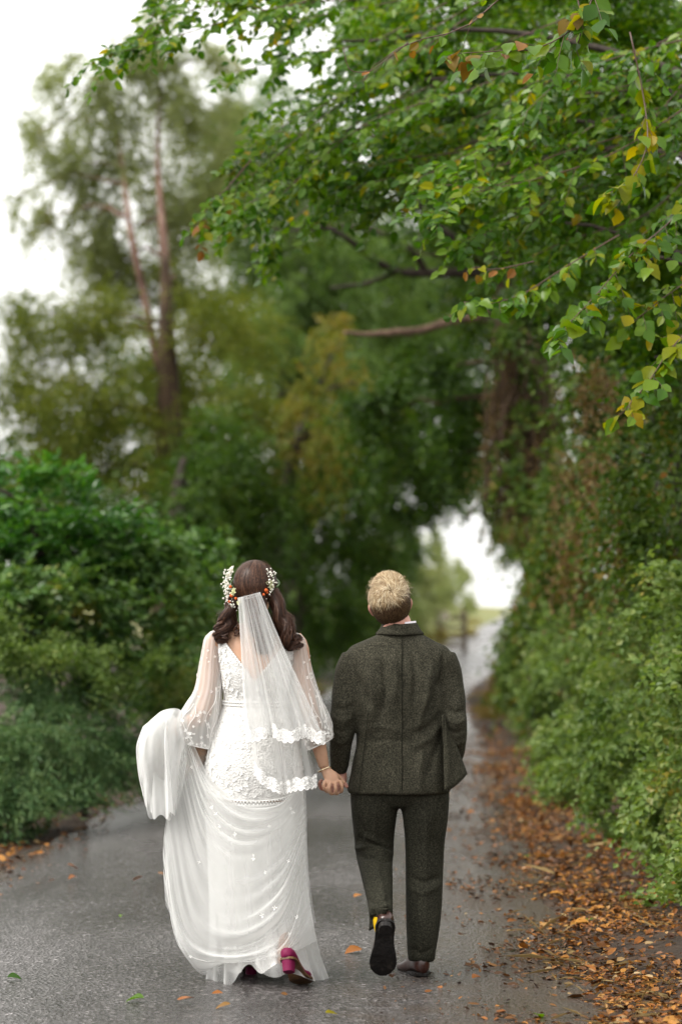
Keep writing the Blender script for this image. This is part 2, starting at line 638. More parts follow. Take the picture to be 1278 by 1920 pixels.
M['lace'] = lace_mat()
M['applique'] = plain('applique_thread', (.86, .85, .83), .6, .3)
M['veil'] = tulle('veil_net', .15, .82)
M['veil_fold'] = tulle('veil_net_gathered', .30, .85)
M['veil_lower'] = tulle('veil_net_lower', .15, .75)
M['sleeve'] = tulle('sleeve_net', .46, .94)
M['train'] = tulle('train_net', .22, .97)
M['bundle'] = tulle('gathered_net', .46, .97)


def lace_edge_mat():
    m, n, b = new_mat('lace_edge')
    tc = node(n, 'ShaderNodeTexCoord')
    v = node(n, 'ShaderNodeTexVoronoi', Scale=130., feature='DISTANCE_TO_EDGE')
    n2 = node(n, 'ShaderNodeTexNoise', Scale=60., Detail=3., Distortion=2.)
    for x in (v, n2):
        n.links.new(tc.outputs['Object'], x.inputs['Vector'])
    b.inputs['Base Color'].default_value = (.88, .87, .85, 1)
    b.inputs['Roughness'].default_value = .7
    mr = node(n, 'ShaderNodeMapRange')
    mr.inputs['From Min'].default_value = .42
    mr.inputs['From Max'].default_value = .56
    mr.inputs['To Min'].default_value = .35
    mr.inputs['To Max'].default_value = 1.
    n.links.new(n2.outputs[0], mr.inputs['Value'])
    tp = node(n, 'ShaderNodeBsdfTransparent')
    ms = node(n, 'ShaderNodeMixShader')
    n.links.new(mr.outputs[0], ms.inputs[0])
    n.links.new(tp.outputs[0], ms.inputs[1])
    n.links.new(b.outputs[0], ms.inputs[2])
    n.links.new(ms.outputs[0], n.nodes['Material Output'].inputs[0])
    return m


M['lace_edge'] = lace_edge_mat()
M['magenta'] = plain('magenta_satin', (.14, .001, .040), .6, .25)
M['sole_tan'] = noise_mat('leather_sole', [(.3, (.05, .025, .015)), (.7, (.16, .085, .035))], 40, .5, .1)
M['shoe_brown'] = noise_mat('oxblood_leather', [(.3, (.022, .008, .006)), (.7, (.055, .018, .012))], 30, .28, .05, spec=.6)
M['rubber'] = noise_mat('dark_rubber', [(.35, (.005, .004, .004)), (.6, (.012, .010, .009)), (.75, (.05, .042, .036))], 26, .6, .4, 60, spec=.3)
M['sock'] = plain('mustard_wool', (.60, .38, .01), .9, .1)
M['shirt'] = plain('white_cotton', (.74, .70, .74), .8, .2)
M['gold'] = plain('pale_gold', (.85, .74, .50), .22, .5, 1)
M['petal'] = plain('white_petal', (.80, .78, .70), .55, .3)
M['petal_cream'] = plain('cream_petal', (.74, .74, .50), .55, .3)
M['berry'] = plain('orange_berry', (.60, .11, .02), .5, .3)
M['eye'] = plain('eye_white', (.7, .68, .66), .2)
M['stem'] = plain('green_stem', (.07, .12, .04), .6)


# ------------------------------------------------------------------ foliage
def leaf_quads(o, a, nvec, L, W):
    """folded two-triangle leaves; o base, a axis, nvec normal"""
    s = nrm(np.cross(a, nvec))
    nn = np.cross(s, a)
    L, W = L[:, None], W[:, None]
    mid = o + a * L * .45
    lf = mid + s * W * .5 + nn * W * .16
    rt = mid - s * W * .5 + nn * W * .16
    tip = o + a * L - nn * L * .14
    n = len(o)
    V = np.stack([o, lf, tip, rt], 1).reshape(-1, 3)
    b = np.arange(n)[:, None] * 4
    F = np.concatenate([b + [[0, 2, 1]], b + [[0, 3, 2]]], 1).reshape(-1, 3)
    return V, F


def leaf_ovals(o, a, nvec, L, W, rng=R):
    """rounder six-point leaves folded on the midrib, each with its own curl"""
    s = nrm(np.cross(a, nvec))
    nn = np.cross(s, a)
    n = len(o)
    L, W = L[:, None], W[:, None]
    f = rng.uniform(.05, .55, (n, 1))
    cu = rng.uniform(-.12, .38, (n, 1))
    p = lambda t, x: o + a * L * t + s * W * x + nn * (W * np.abs(x) * f - L * cu * t * t)
    V = np.stack([o, p(.26, .42), p(.66, .40), p(1., 0.), p(.66, -.40), p(.26, -.42)], 1).reshape(-1, 3)
    b = np.arange(n)[:, None] * 6
    F = np.concatenate([b + [[0, 3, 2, 1]], b + [[0, 5, 4, 3]]], 1).reshape(-1, 4)
    return V, F


def spray_leaves(o, d, L, per, leaf, asp, droop, rng, flat=.5, splay=.85):
    N = len(o)
    up = np.zeros((N, 3))
    up[:, 2] = 1
    up = nrm(up + rng.randn(N, 3) * .35)
    s = nrm(np.cross(d, up))
    u = np.cross(s, d)
    k = (np.arange(per) + .5) / per
    t = np.broadcast_to(k, (N, per)) + rng.uniform(-.3, .3, (N, per)) / per
    sg = np.where(np.arange(per) % 2 == 0, 1., -1.)[None, :, None]
    pos = o[:, None] + d[:, None] * (t * L[:, None])[..., None]
    pos[..., 2] -= droop * t ** 2 * L[:, None]
    a = d[:, None] * .65 + sg * s[:, None] * splay + rng.randn(N, per, 3) * .28
    a[..., 2] -= droop * .7
    a = nrm(a)
    nv = nrm(u[:, None] + rng.randn(N, per, 3) * flat)
    sz = leaf * rng.uniform(.65, 1.25, (N, per)) * (1 - .25 * t)
    return leaf_quads(pos.reshape(-1, 3), a.reshape(-1, 3), nv.reshape(-1, 3), sz.ravel(), (sz * asp).ravel())


def foliage(blobs, leaf=.08, asp=.6, per=12, slen=.45, droop=.35, lai=6., clump=.30, seed=0, flat=.5, splay=.85, out=.8, sink=-.15, zcut=None):
    """leafy sprays gathered in clumps inside ellipsoids; blob = (px, py, Y, rx_px, rz_px, ry_m[, lai factor])"""
    rng = np.random.RandomState(seed)
    res = []
    for bl in blobs:
        px, py, Y, rxp, rzp, ry = bl[:6]
        k = bl[6] if len(bl) > 6 else 1.
        c = P(px, py, Y)
        r = np.array((rxp * Y / FPX, ry, rzp * Y / FPX))
        area = math.pi * r[0] * r[2]
        nl = lai * k * area / (leaf * leaf * asp * .5)
        ns = max(4, int(nl / per))
        nc = max(6, int(ns / 14))
        u = nrm(rng.randn(nc, 3))
        cc = u * (rng.uniform(0, 1, (nc, 1)) ** .42) * .92
        idx = rng.randint(0, nc, ns)
        q = cc[idx] + rng.randn(ns, 3) * clump * .55
        o = c + q * r
        d = nrm(nrm(q) * out + rng.randn(ns, 3) * .55 + np.array((0, 0, sink)))
        o = o - d * slen * .5
        L = slen * rng.uniform(.6, 1.3, ns)
        res.append(spray_leaves(o, d, L, per, leaf, asp, droop, rng, flat, splay))
    V, F = join_np(res)
    if zcut is not None:
        zmin = V.reshape(-1, 4, 3)[:, :, 2].min(1)
        keep = zmin > zcut(V[::4, 0], V[::4, 1])
        V = V.reshape(-1, 4, 3)[keep].reshape(-1, 3)
        n = len(V) // 4
        b = np.arange(n)[:, None] * 4
        F = np.concatenate([b + [[0, 2, 1]], b + [[0, 3, 2]]], 1).reshape(-1, 3)
    return V, F


def limb(a, b, r0, r1, sag=.1, n=10, sides=7, wob=.05, seed=0):
    rng = np.random.RandomState(seed)
    a, b = np.asarray(a, float), np.asarray(b, float)
    L = np.linalg.norm(b - a)
    t = np.linspace(0, 1, n)[:, None]
    p = a * (1 - t) + b * t
    p[:, 2] += (np.sin(np.pi * t[:, 0]) * sag * L)
    p[1:-1] += rng.randn(n - 2, 3) * wob * L * .25
    return tube(p, np.linspace(r0, r1, n), sides)


# ------------------------------------------------------------------ terrain and road
_ys = [0, 14, 27, 40, 47, 55, 62, 72, 85, 100, 120, 160]
_xl = [-2.87, -1.99, -1.17, -.35, .25, 1.35, 2.55, 4.0, 5.6, 7.3, 9.8, 15]
_xr = [.62, 1.05, 1.48, 1.92, 2.6, 3.75, 4.9, 6.4, 8.1, 10., 12.6, 18]
_yz = [0, 40, 48, 56, 64, 74, 86, 98, 112, 140, 200, 400, 900]
_zz = [0, 0, .10, .32, .56, .82, 1.08, 1.28, 1.34, 1.0, -.5, -4, -9]
xl = lambda y: np.interp(y, _ys, _xl)
xr = lambda y: np.interp(y, _ys, _xr)
zr = lambda y: np.interp(y, _yz, _zz)


def hgt(x, y):
    """ground height: the lane bed, a low rise on the open side and a steep bank on the wooded side"""
    x, y = np.asarray(x, float), np.asarray(y, float)
    dl, dr = xl(y) - x, x - xr(y)
    z = zr(y) - .012
    z = z + .16 * np.clip((dl - .5) / 2.5, 0, 1) + .5 * np.clip((dl - 3) / 8, 0, 1)
    far = np.clip((110 - y) / 50, 0, 1)
    z = z + far * (.05 * np.clip(dr / .5, 0, 1) + 1.5 * np.clip((dr - .55) / 2.2, 0, 1) ** 1.2 + 1.0 * np.clip((dr - 2.6) / 5, 0, 1))
    z = z + .02 * np.sin(x * 5.1 + y * 1.7) * np.clip(np.maximum(dl, dr) / .4, 0, 1)
    return z


gx = np.concatenate([np.linspace(-900, -40, 14), np.linspace(-30, -6, 14), np.linspace(-5, 6, 90), np.linspace(7, 30, 16), np.linspace(40, 900, 14)])
gy = np.concatenate([np.linspace(-60, 5, 10), np.linspace(6, 60, 180), np.linspace(62, 160, 60), np.linspace(180, 900, 20)])
X, Yg = np.meshgrid(gx, gy, indexing='ij')
Z = hgt(X, Yg)
inside = (X > xl(Yg) + .02) & (X < xr(Yg) - .02)
Z = np.where(inside, Z - .03, Z)
obj('ground', (np.stack([X, Yg, Z], -1).reshape(-1, 3), grid_faces(len(gx), len(gy), False)[:, ::-1]), M['soil'], kind='structure')

ry = np.concatenate([np.linspace(-60, 5, 8), np.linspace(6, 60, 150), np.linspace(61, 160, 90)])
nu = 25
U = np.linspace(0, 1, nu)
edge_w = .05 * np.sin(ry * 2.3) + .04 * np.sin(ry * 5.9 + 1)
RL, RR = xl(ry) - .08 + edge_w, xr(ry) + .1 + .05 * np.sin(ry * 3.1 + 2)
RX = RL[:, None] * (1 - U) + RR[:, None] * U
RYY = np.repeat(ry[:, None], nu, 1)
RZ = zr(RYY) + .030 * (1 - (2 * U - 1) ** 2)[None] + .004
ro = obj('road', (np.stack([RX, RYY, RZ], -1).reshape(-1, 3), grid_faces(len(ry), nu, False)), M['road'], kind='structure')
ed = ro.data.attributes.new('edge', 'FLOAT', 'POINT')
e = np.maximum(np.clip((U - .48) / .5, 0, 1) * .95, np.clip((.12 - U) / .12, 0, 1) * .8)
ed.data.foreach_set('value', np.repeat(e[None], len(ry), 0).ravel().astype(np.float32))


def road_z(x, y):
    u = np.clip((x - xl(y)) / (xr(y) - xl(y)), 0, 1)
    return zr(y) + .030 * (1 - (2 * u - 1) ** 2) + .005


def surf(x, y):
    on = (x > xl(y) - .05) & (x < xr(y) + .08)
    return np.where(on, road_z(x, y), hgt(x, y))


# ------------------------------------------------------------------ leaf litter
def litter(n, xa, xb, ya, yb, size, seed, bias=1.0, asp=.62, lift=.02):
    rng = np.random.RandomState(seed)
    y = ya + (yb - ya) * rng.uniform(0, 1, n) ** bias
    u = rng.uniform(0, 1, n)
    x = xa(y) * (1 - u) + xb(y) * u
    pat = np.sin(x * 6.3 + 2 * np.sin(y * 1.3)) + np.sin(y * 4.1 + x * 2.7) + rng.randn(n) * .8
    x, y = x[pat > -1.0], y[pat > -1.0]
    n = len(x)
    z = surf(x, y) + rng.uniform(.004, lift, n)
    a = nrm(np.stack([rng.randn(n), rng.randn(n), rng.randn(n) * .22], 1))
    nv = nrm(np.stack([rng.randn(n) * .35, rng.randn(n) * .35, np.ones(n)], 1))
    sz = size * rng.uniform(.35, 1.0, n) * np.where(rng.uniform(0, 1, n) > .85, 1.7, 1.)
    if asp > .3:
        return leaf_ovals(np.stack([x, y, z], 1), a, nv, sz, sz * asp, rng)
    return leaf_quads(np.stack([x, y, z], 1), a, nv, sz, sz * asp)


obj('leaf_litter', join_np([
    litter(13500, lambda y: xr(y) - .02 + .12 * np.sin(y * 2.1), lambda y: xr(y) + .95, 8.4, 26, .037, 1, 1.3),
    litter(4200, lambda y: xr(y) + .1, lambda y: xr(y) + .75, 8.4, 20, .043, 3, 1.2, lift=.045),
    litter(1500, lambda y: xr(y) + .05, lambda y: xr(y) + .9, 24, 45, .06, 2, 1.),
    litter(700, lambda y: xr(y) - .5 + .1 * np.sin(y * 3), lambda y: xr(y) + .1, 8.4, 26, .04, 5, 1.2, lift=.008)]),
    M['litter'], smooth=False, kind='stuff')
obj('sodden_litter', join_np([
    litter(6000, lambda y: xr(y) - .3 + .15 * np.sin(y * 1.7), lambda y: xr(y) + 1.0, 8.4, 30, .045, 11, 1.3, lift=.012),
    litter(2500, lambda y: xr(y) - .75, lambda y: xr(y) + .1, 8.4, 24, .014, 17, 1.3, lift=.006),
    litter(1500, lambda y: xl(y) - .9, lambda y: xl(y) + .12 + .1 * np.sin(y * 2), 11, 32, .045, 12, 1., lift=.015),
    litter(700, lambda y: xl(y) - .1, lambda y: xl(y) + .32, 11, 30, .016, 18, 1., lift=.006)]),
    M['litter_dark'], smooth=False, kind='stuff')
obj('roadside_litter', join_np([litter(2200, lambda y: xl(y) - .95, lambda y: xl(y) + .06, 11, 30, .055, 13, 1.)]),
    M['litter'], smooth=False, kind='stuff')
obj('dry_stalks', join_np([
    litter(420, lambda y: xr(y) - .1, lambda y: xr(y) + .75, 8.5, 14, .17, 14, 1.3, asp=.03, lift=.03),
    litter(200, lambda y: xr(y) + .0, lambda y: xr(y) + .8, 14, 24, .15, 15, 1.2, asp=.04, lift=.04)]),
    M['straw'], smooth=False, kind='stuff')


# one full leaf outline, several curls, for leaves near enough to be told apart
def leaf_mesh(name, L, W, curl, fold, twist, mat):
    st = [0, .12, .28, .45, .62, .78, .9, 1]
    wd = [.05, .52, .9, 1.0, .86, .58, .3, .02]
    V, F = [], []
    for i, (t, wv) in enumerate(zip(st, wd)):
        h = W * .5 * wv
        z0 = -curl * L * t * t
        jag = 1 + (.10 if i % 2 else -.05)
        tw = twist * t
        for sgn in (-1, 0, 1):
            x = sgn * h * (jag if sgn else 1)
            z = z0 + abs(sgn) * fold * h
            V.append((x * math.cos(tw) - z * 0, t * L, z + x * math.sin(tw)))
        if i:
            a, b = (i - 1) * 3, i * 3
            F += [(a, a + 1, b + 1, b), (a + 1, a + 2, b + 2, b + 1)]
    me = mesh_np(name, V, F, True)
    me.materials.append(mat)
    return me


LEAF = {}
for mk in ('hazel', 'hazel_yellow', 'hazel_brown', 'litter', 'litter_dark'):
    LEAF[mk] = [leaf_mesh('leaf', 1, .72, c, f, t, M[mk]) for c, f, t in ((.12, .35, .2), (.3, .5, -.3), (-.1, .25, .5), (.45, .15, -.1))]


def put_leaf(name, me, o, a, nv, s, parent=None):
    a = nrm(np.asarray(a, float))
    x = nrm(np.cross(a, nv))
    n = np.cross(x, a)
    ob = bpy.data.objects.new(name, me)
    COL.objects.link(ob)
    off = ORG[parent.name] if parent is not None else np.zeros(3)
    Mx = Matrix(((x[0] * s, a[0] * s, n[0] * s, o[0] - off[0]), (x[1] * s, a[1] * s, n[1] * s, o[1] - off[1]),
                 (x[2] * s, a[2] * s, n[2] * s, o[2] - off[2]), (0, 0, 0, 1)))
    ob.matrix_basis = Mx
    if parent is not None:
        ob.parent = parent
    return ob



# ------------------------------------------------------------------ trees, bushes and banks
def trunk_path(rows):
    """rows (px, py, Y, r) from the bottom up -> xyzr, first one dropped to the ground"""
    q = np.array([[*P(a, b, c), r] for a, b, c, r in rows])
    g = float(hgt(q[0, 0], q[0, 1])) - .1
    if q[0, 2] > g:
        q = np.concatenate([[[q[0, 0], q[0, 1], g, q[0, 3] * 1.25]], q])
    else:
        q[0, 2] = g
    return q


def tree(name, label, cat, trunk, bark, blobs, leafmat, group=None, limb_r=.03, extra=None, trunk2=None, sag=.06, crown='crown', **kw):
    q = trunk_path(trunk)
    root = thing(name, label, cat, (q[0, 0], q[0, 1], q[0, 2] + .1), group)
    obj('trunk', ctube(q, 26, 12, rag=.05), M[bark], root)
    if trunk2:
        q2 = np.array([[*P(a, b, c), r] for a, b, c, r in trunk2])
        obj('trunk', ctube(q2, 22, 10, rag=.05), M[bark], root)
        q = np.concatenate([q, q2])
    pts = crv(q, 40)[:, :3]
    for i, b in enumerate(blobs):
        c = P(*b[:3])
        d = np.linalg.norm(pts - c, axis=1) + np.maximum(0, pts[:, 2] - c[2]) * .8
        a = pts[np.argmin(d)]
        if np.linalg.norm(c - a) > .25 and limb_r:
            obj('limb', limb(a, c, limb_r, limb_r * .35, sag, seed=i), M[bark], root)
    obj(crown, foliage(blobs, **kw), M[leafmat], root, smooth=False, kind='stuff')
    if extra:
        extra(root)
    return root


def bush(name, label, cat, blobs, leafmat, group=None, stems=True, zc=.02, clear=0., **kw):
    c = P(*blobs[0][:3])
    g = float(hgt(c[0], c[1]))
    root = thing(name, label, cat, (c[0], c[1], g), group)
    obj('foliage', foliage(blobs, zcut=lambda x, y: hgt(x, y) - zc + np.where(x > xl(y) - clear, clear * .75, 0) * (clear > 0), **kw), M[leafmat], root, smooth=False, kind='stuff')
    if stems:
        parts = []
        for i, b in enumerate(blobs):
            cc = P(*b[:3])
            for j in range(3):
                bx, by = cc[0] + R.uniform(-.2, .2), cc[1] + R.uniform(-.2, .2)
                parts.append(limb((bx, by, float(hgt(bx, by)) - .05), cc + R.uniform(-.25, .25, 3), .018, .008, .02, 6, 5, seed=i * 7 + j))
        obj('stem', join(parts), M['bark_dark'], root, kind='stuff')
    return root


# --- open side, far to near
tree('birch_tree', 'tall feathery grey green tree with two thin reddish trunks forking above the dark conifer', 'tree',
     [(303, 1080, 32, .13), (306, 760, 32, .085), (313, 560, 32, .068), (304, 420, 32, .052), (296, 300, 32.6, .033), (300, 150, 33, .02)], 'bark_red',
     [(230, 330, 33, 90, 120, 1.0, .8), (120, 330, 33, 75, 90, .8, .7), (60, 250, 33, 45, 60, .5, .6), (180, 200, 33, 90, 90, .8, .75), (300, 180, 33, 95, 100, .8, .85),
      (380, 250, 33.5, 90, 120, .9, .9), (130, 160, 33, 60, 60, .6, .6), (250, 90, 33, 65, 60, .6, .6), (90, 420, 33, 45, 70, .5, .5), (30, 370, 33, 22, 50, .3, .45),
      (160, 420, 33, 50, 80, .5, .6), (330, 420, 33.5, 110, 110, .9, .9), (205, 480, 33.5, 80, 80, .8, .8), (400, 120, 33, 60, 70, .6, .6), (300, 30, 33, 50, 50, .5, .5)], 'birch',
     trunk2=[(300, 700, 32, .055), (272, 560, 32, .05), (246, 440, 32, .043), (232, 330, 32.5, .03), (215, 200, 33, .02)],
     leaf=.085, asp=.42, per=14, slen=.55, droop=.75, lai=4.8, clump=.34, seed=21, sink=-.35, sag=.12, limb_r=.02)

tree('cypress_tree', 'olive brown conifer with long level boughs below the reddish trunks', 'tree',
     [(322, 1090, 31, .2), (318, 820, 31, .17), (312, 600, 31, .1), (310, 480, 31, .05)], 'bark_brown',
     [(150, 620, 31, 150, 110, 1.1), (340, 560, 33.4, 140, 90, 1.0), (420, 640, 31, 110, 110, 1.0), (60, 760, 30.5, 110, 110, 1.), (210, 760, 30.5, 140, 100, 1.2),
      (340, 720, 33.2, 120, 110, 1.0), (440, 800, 30.5, 100, 120, 1.), (120, 880, 30.5, 150, 80, 1.1), (300, 900, 30.5, 130, 100, 1.2), (30, 600, 31.5, 70, 100, .8, .7),
      (230, 500, 33.4, 90, 60, .8, .8)], 'olive',
     leaf=.10, asp=.30, per=16, slen=.9, droop=.35, lai=3.6, clump=.26, seed=22, sink=-.1, flat=.35, splay=.6, limb_r=.03)

tree('dark_yew', 'dark evergreen filling the gap beside the lane behind the bride', 'tree',
     [(330, 1150, 28, .16), (335, 950, 28, .12), (345, 860, 28, .04)], 'bark_dark',
     [(380, 960, 28, 100, 130, 1.), (480, 1000, 29, 100, 150, 1.), (360, 1110, 27.5, 90, 120, .9), (470, 1150, 28.5, 90, 110, .9), (420, 860, 29, 110, 110, 1.), (220, 990, 28, 110, 90, 1.), (90, 960, 28, 110, 90, 1.)], 'dark',
     leaf=.09, asp=.45, per=12, slen=.5, droop=.35, lai=5., seed=23)

tree('grey_willow', 'pale grey green bushy tree behind the dark boughs over the lane', 'tree',
     [(520, 1050, 40, .2), (540, 700, 40, .15), (560, 480, 40, .08)], 'bark_dark',
     [(600, 540, 40, 120, 110, 1.4), (520, 640, 40, 100, 120, 1.3), (700, 500, 40.5, 110, 90, 1.3), (480, 480, 40.5, 100, 100, 1.2), (640, 680, 40, 120, 110, 1.3),
      (560, 380, 41, 120, 90, 1.3), (760, 620, 41, 90, 120, 1.2), (430, 380, 41, 90, 110, 1.2), (440, 300, 41, 80, 90, 1., .9), (450, 210, 41, 90, 70, 1.2, .6), (530, 270, 41.5, 90, 90, 1.2, .8), (500, 160, 42, 70, 50, 1., .4)], 'willow',
     leaf=.11, asp=.4, per=12, slen=.6, droop=.5, lai=4.2, seed=24)

tree('hawthorn_tree', 'autumn tinged hawthorn with yellow brown sprays leaning over the lane', 'tree',
     [(500, 1130, 30, .14), (540, 900, 30, .11), (590, 740, 30, .06)], 'bark_dark',
     [(560, 750, 30, 70, 90, .8, .7), (610, 820, 30, 80, 80, .8, .7), (640, 640, 30, 80, 55, .8, .6), (540, 850, 30, 60, 70, .7, .6), (690, 720, 30.5, 80, 80, .8, .5)], 'autumn',
     leaf=.075, asp=.5, per=14, slen=.5, droop=.6, lai=3.2, seed=25, sink=-.3)

tree('field_maple', 'dense dark green tree whose boughs close the tunnel over the lane', 'tree',
     [(545, 1200, 38, .2), (560, 1000, 38, .17), (600, 800, 38, .1)], 'bark_dark',
     [(600, 900, 38, 110, 110, 1.2), (700, 850, 38, 110, 110, 1.2), (560, 1050, 38, 80, 140, 1.), (650, 1020, 40, 80, 110, 1.2), (780, 880, 39, 100, 75, 1.1),
      (620, 1150, 39, 70, 90, .9), (690, 1120, 43, 60, 120, .9), (745, 945, 40, 70, 42, .9), (770, 980, 43, 40, 40, .7), (812, 965, 43, 34, 30, .6), (760, 1040, 44, 30, 50, .6), (830, 925, 41, 60, 34, .8), (500, 1130, 36, 80, 100, .8), (540, 1220, 36, 60, 60, .6), (600, 1190, 41, 60, 80, .7), (645, 1225, 44, 36, 50, .6), (800, 760, 39, 110, 90, 1.1)], 'dark',
     leaf=.10, asp=.6, per=12, slen=.55, droop=.35, lai=5.5, seed=26)

tree('elder_tree', 'green tree at the far mouth of the tunnel left of the pale gap', 'tree',
     [(690, 1215, 50, .15), (700, 1100, 50, .12), (720, 1000, 50, .07)], 'bark_dark',
     [(735, 1070, 50, 55, 110, .9), (700, 1180, 49, 45, 60, .7), (690, 1010, 50, 70, 60, .9), (755, 990, 51, 50, 40, .8), (660, 1200, 47, 40, 60, .7)], 'willow',
     leaf=.11, asp=.55, per=12, slen=.5, droop=.3, lai=5., seed=27)

# a wood behind the first rows that nobody could count
obj('far_wood', foliage([(330, 800, 48, 240, 260, 3, .8), (620, 600, 52, 260, 260, 3), (800, 500, 54, 240, 260, 3), (1000, 500, 50, 240, 320, 3), (80, 900, 46, 160, 180, 3, .8),
                         (480, 1050, 50, 140, 200, 3), (560, 330, 54, 140, 120, 2.4, .8), (-200, 850, 44, 220, 200, 3), (1250, 700, 42, 200, 400, 3), (960, 760, 44, 110, 160, 2), (700, 760, 52, 150, 150, 2)],
                        leaf=.17, asp=.6, per=12, slen=.8, droop=.35, lai=4.5, seed=30, clump=.3), M['dark'], smooth=False, kind='stuff')

# --- wooded side
def broken_limb(root):
    q = np.array([[*P(a, b, c), r] for a, b, c, r in
                  [(940, 560, 26, .06), (897, 590, 25.8, .052), (850, 600, 25.6, .047), (790, 619, 25.4, .042), (740, 623, 25.2, .038), (690, 627, 25., .03), (646, 624, 24.8, .022)]])
    obj('broken_limb', ctube(q, 34, 10, rag=.10), M['bark_pale'], root)['label'] = 'pale bare broken limb'
    for rows in ([(960, 520, 26, .07), (880, 512, 25.6, .055), (800, 512, 25.2, .05), (740, 508, 25, .045), (690, 478, 24.8, .04), (640, 440, 24.6, .03), (590, 420, 24.4, .02)],
                 [(800, 512, 25.2, .04), (770, 470, 25, .035), (720, 440, 25, .03), (650, 425, 25, .022), (560, 432, 25, .016), (440, 425, 25, .01)],
                 [(740, 510, 25, .03), (690, 530, 25, .025), (620, 540, 25, .015)],
                 [(960, 520, 26, .06), (900, 470, 25.4, .05), (840, 440, 25, .035), (780, 380, 24.6, .02)]):
        obj('limb', ctube(np.array([[*P(a, b, c), r] for a, b, c, r in rows]), 24, 8, rag=.05), M['bark_dark'], root)


tree('ivy_clad_tree', 'thick trunk wrapped in brown dry ivy beside the tunnel mouth', 'tree',
     [(1045, 1080, 26, .28), (1005, 850, 26, .25), (975, 720, 26, .22), (960, 560, 26, .18), (975, 400, 26, .12)], 'bark_brown',
     [(760, 470, 25, 90, 55, .8, .35), (860, 380, 26, 120, 110, 1.1), (1000, 430, 26, 120, 120, 1.1), (740, 330, 26, 110, 100, 1.), (900, 250, 26.5, 150, 120, 1.2),
      (700, 780, 27.5, 95, 95, .9), (800, 700, 27, 95, 100, .9), (870, 820, 27, 70, 90, .8), (780, 880, 28, 100, 70, .9), (900, 780, 27.5, 80, 100, .9), (870, 880, 30, 80, 60, .8), (850, 620, 27, 80, 60, .8, .6), (620, 400, 26, 80, 70, .8, .35)], 'dark',
     extra=broken_limb, leaf=.085, asp=.6, per=12, slen=.45, droop=.4, lai=4.6, seed=31, limb_r=.03)
_iv = bush('dry_creeper', 'brown dried ivy hanging in a curtain on the thick trunk', 'creeper',
           [(958, 680, 25.6, 36, 100, .3), (965, 820, 25.6, 46, 110, .35), (990, 930, 25.4, 50, 70, .35), (935, 780, 25.6, 28, 110, .3), (1010, 840, 25.4, 40, 100, .3)],
           'dead', leaf=.07, asp=.45, per=12, slen=.45, droop=1.3, lai=3.4, seed=32, sink=-.9, stems=False)
_p = []
for i in range(46):
    x0 = R.uniform(915, 1040)
    q = np.array([[*P(x0 + R.uniform(-14, 14) * k, 620 + 85 * k + R.uniform(-20, 20), 25.2 + R.uniform(0, .3)), R.uniform(.006, .016)] for k in range(5)])
    _p.append(ctube(q, 10, 5))
obj('dry_stem', join(_p), M['bark_brown'], _iv, kind='stuff')

tree('dark_holly', 'dark evergreen leaning over the lane on the bank side of the pale gap', 'tree',
     [(1010, 1190, 38, .16), (985, 1000, 38, .13), (960, 900, 38, .07)], 'bark_dark',
     [(945, 960, 38, 62, 75, .9), (1010, 1010, 37, 75, 80, .9), (990, 900, 38, 90, 60, .9), (1040, 1090, 36, 55, 75, .8), (885, 915, 39, 70, 45, .8), (960, 1010, 37, 50, 40, .7), (1060, 800, 32, 80, 120, .9), (1000, 1075, 38, 24, 30, .4, .5)], 'ivy',
     leaf=.10, asp=.6, per=12, slen=.45, droop=.35, lai=5., seed=33)

# the ivy wall on the bank
bush('ivy_hedge', 'tall ivy and bramble wall climbing the steep bank', 'hedge',
     [(1230, 980, 15.5, 110, 190, .7), (1160, 1060, 18, 100, 170, .7), (1100, 1060, 21, 90, 140, .7), (1060, 1130, 25, 70, 110, .7), (1280, 760, 16, 110, 160, .8),
      (1150, 830, 19, 100, 170, .8), (1080, 900, 23, 70, 140, .7), (1020, 1180, 29, 55, 80, .6), (985, 1230, 33, 40, 50, .5),
      (945, 640, 25.3, 40, 60, .3, .45), (1020, 1100, 24, 50, 90, .4), (985, 1200, 25, 40, 70, .4), (1000, 1290, 24, 48, 60, .35), (955, 1300, 28, 36, 45, .35), (985, 760, 25.2, 45, 90, .3, .4), (950, 860, 25.2, 40, 80, .3, .4), (1010, 930, 25, 50, 70, .3, .6), (1030, 1010, 24, 60, 80, .5), (1010, 1090, 24, 45, 80, .5), (985, 1180, 25, 42, 70, .5), (955, 1245, 28, 34, 45, .45)],
     'ivy', leaf=.075, asp=.75, per=10, slen=.4, droop=.6, lai=5., seed=34, stems=False)
bush('dry_bramble', 'rust brown dead bramble tangle hanging in the ivy wall', 'bush',
     [(1130, 730, 17.5, 34, 60, .3), (1075, 1000, 20.5, 60, 60, .3, .5), (1090, 1080, 19.5, 70, 60, .3, .4), (985, 1165, 30, 32, 60, .3, .7), (930, 1260, 31, 28, 40, .3, .7), (1180, 1010, 16, 60, 90, .3, .3), (1060, 900, 21, 50, 80, .3, .5), (1130, 880, 18, 50, 90, .3, .35), (1090, 760, 19, 40, 80, .3, .4)],
     'dead', leaf=.06, asp=.6, per=10, slen=.35, droop=.9, lai=3.2, seed=35, sink=-.5, stems=False)
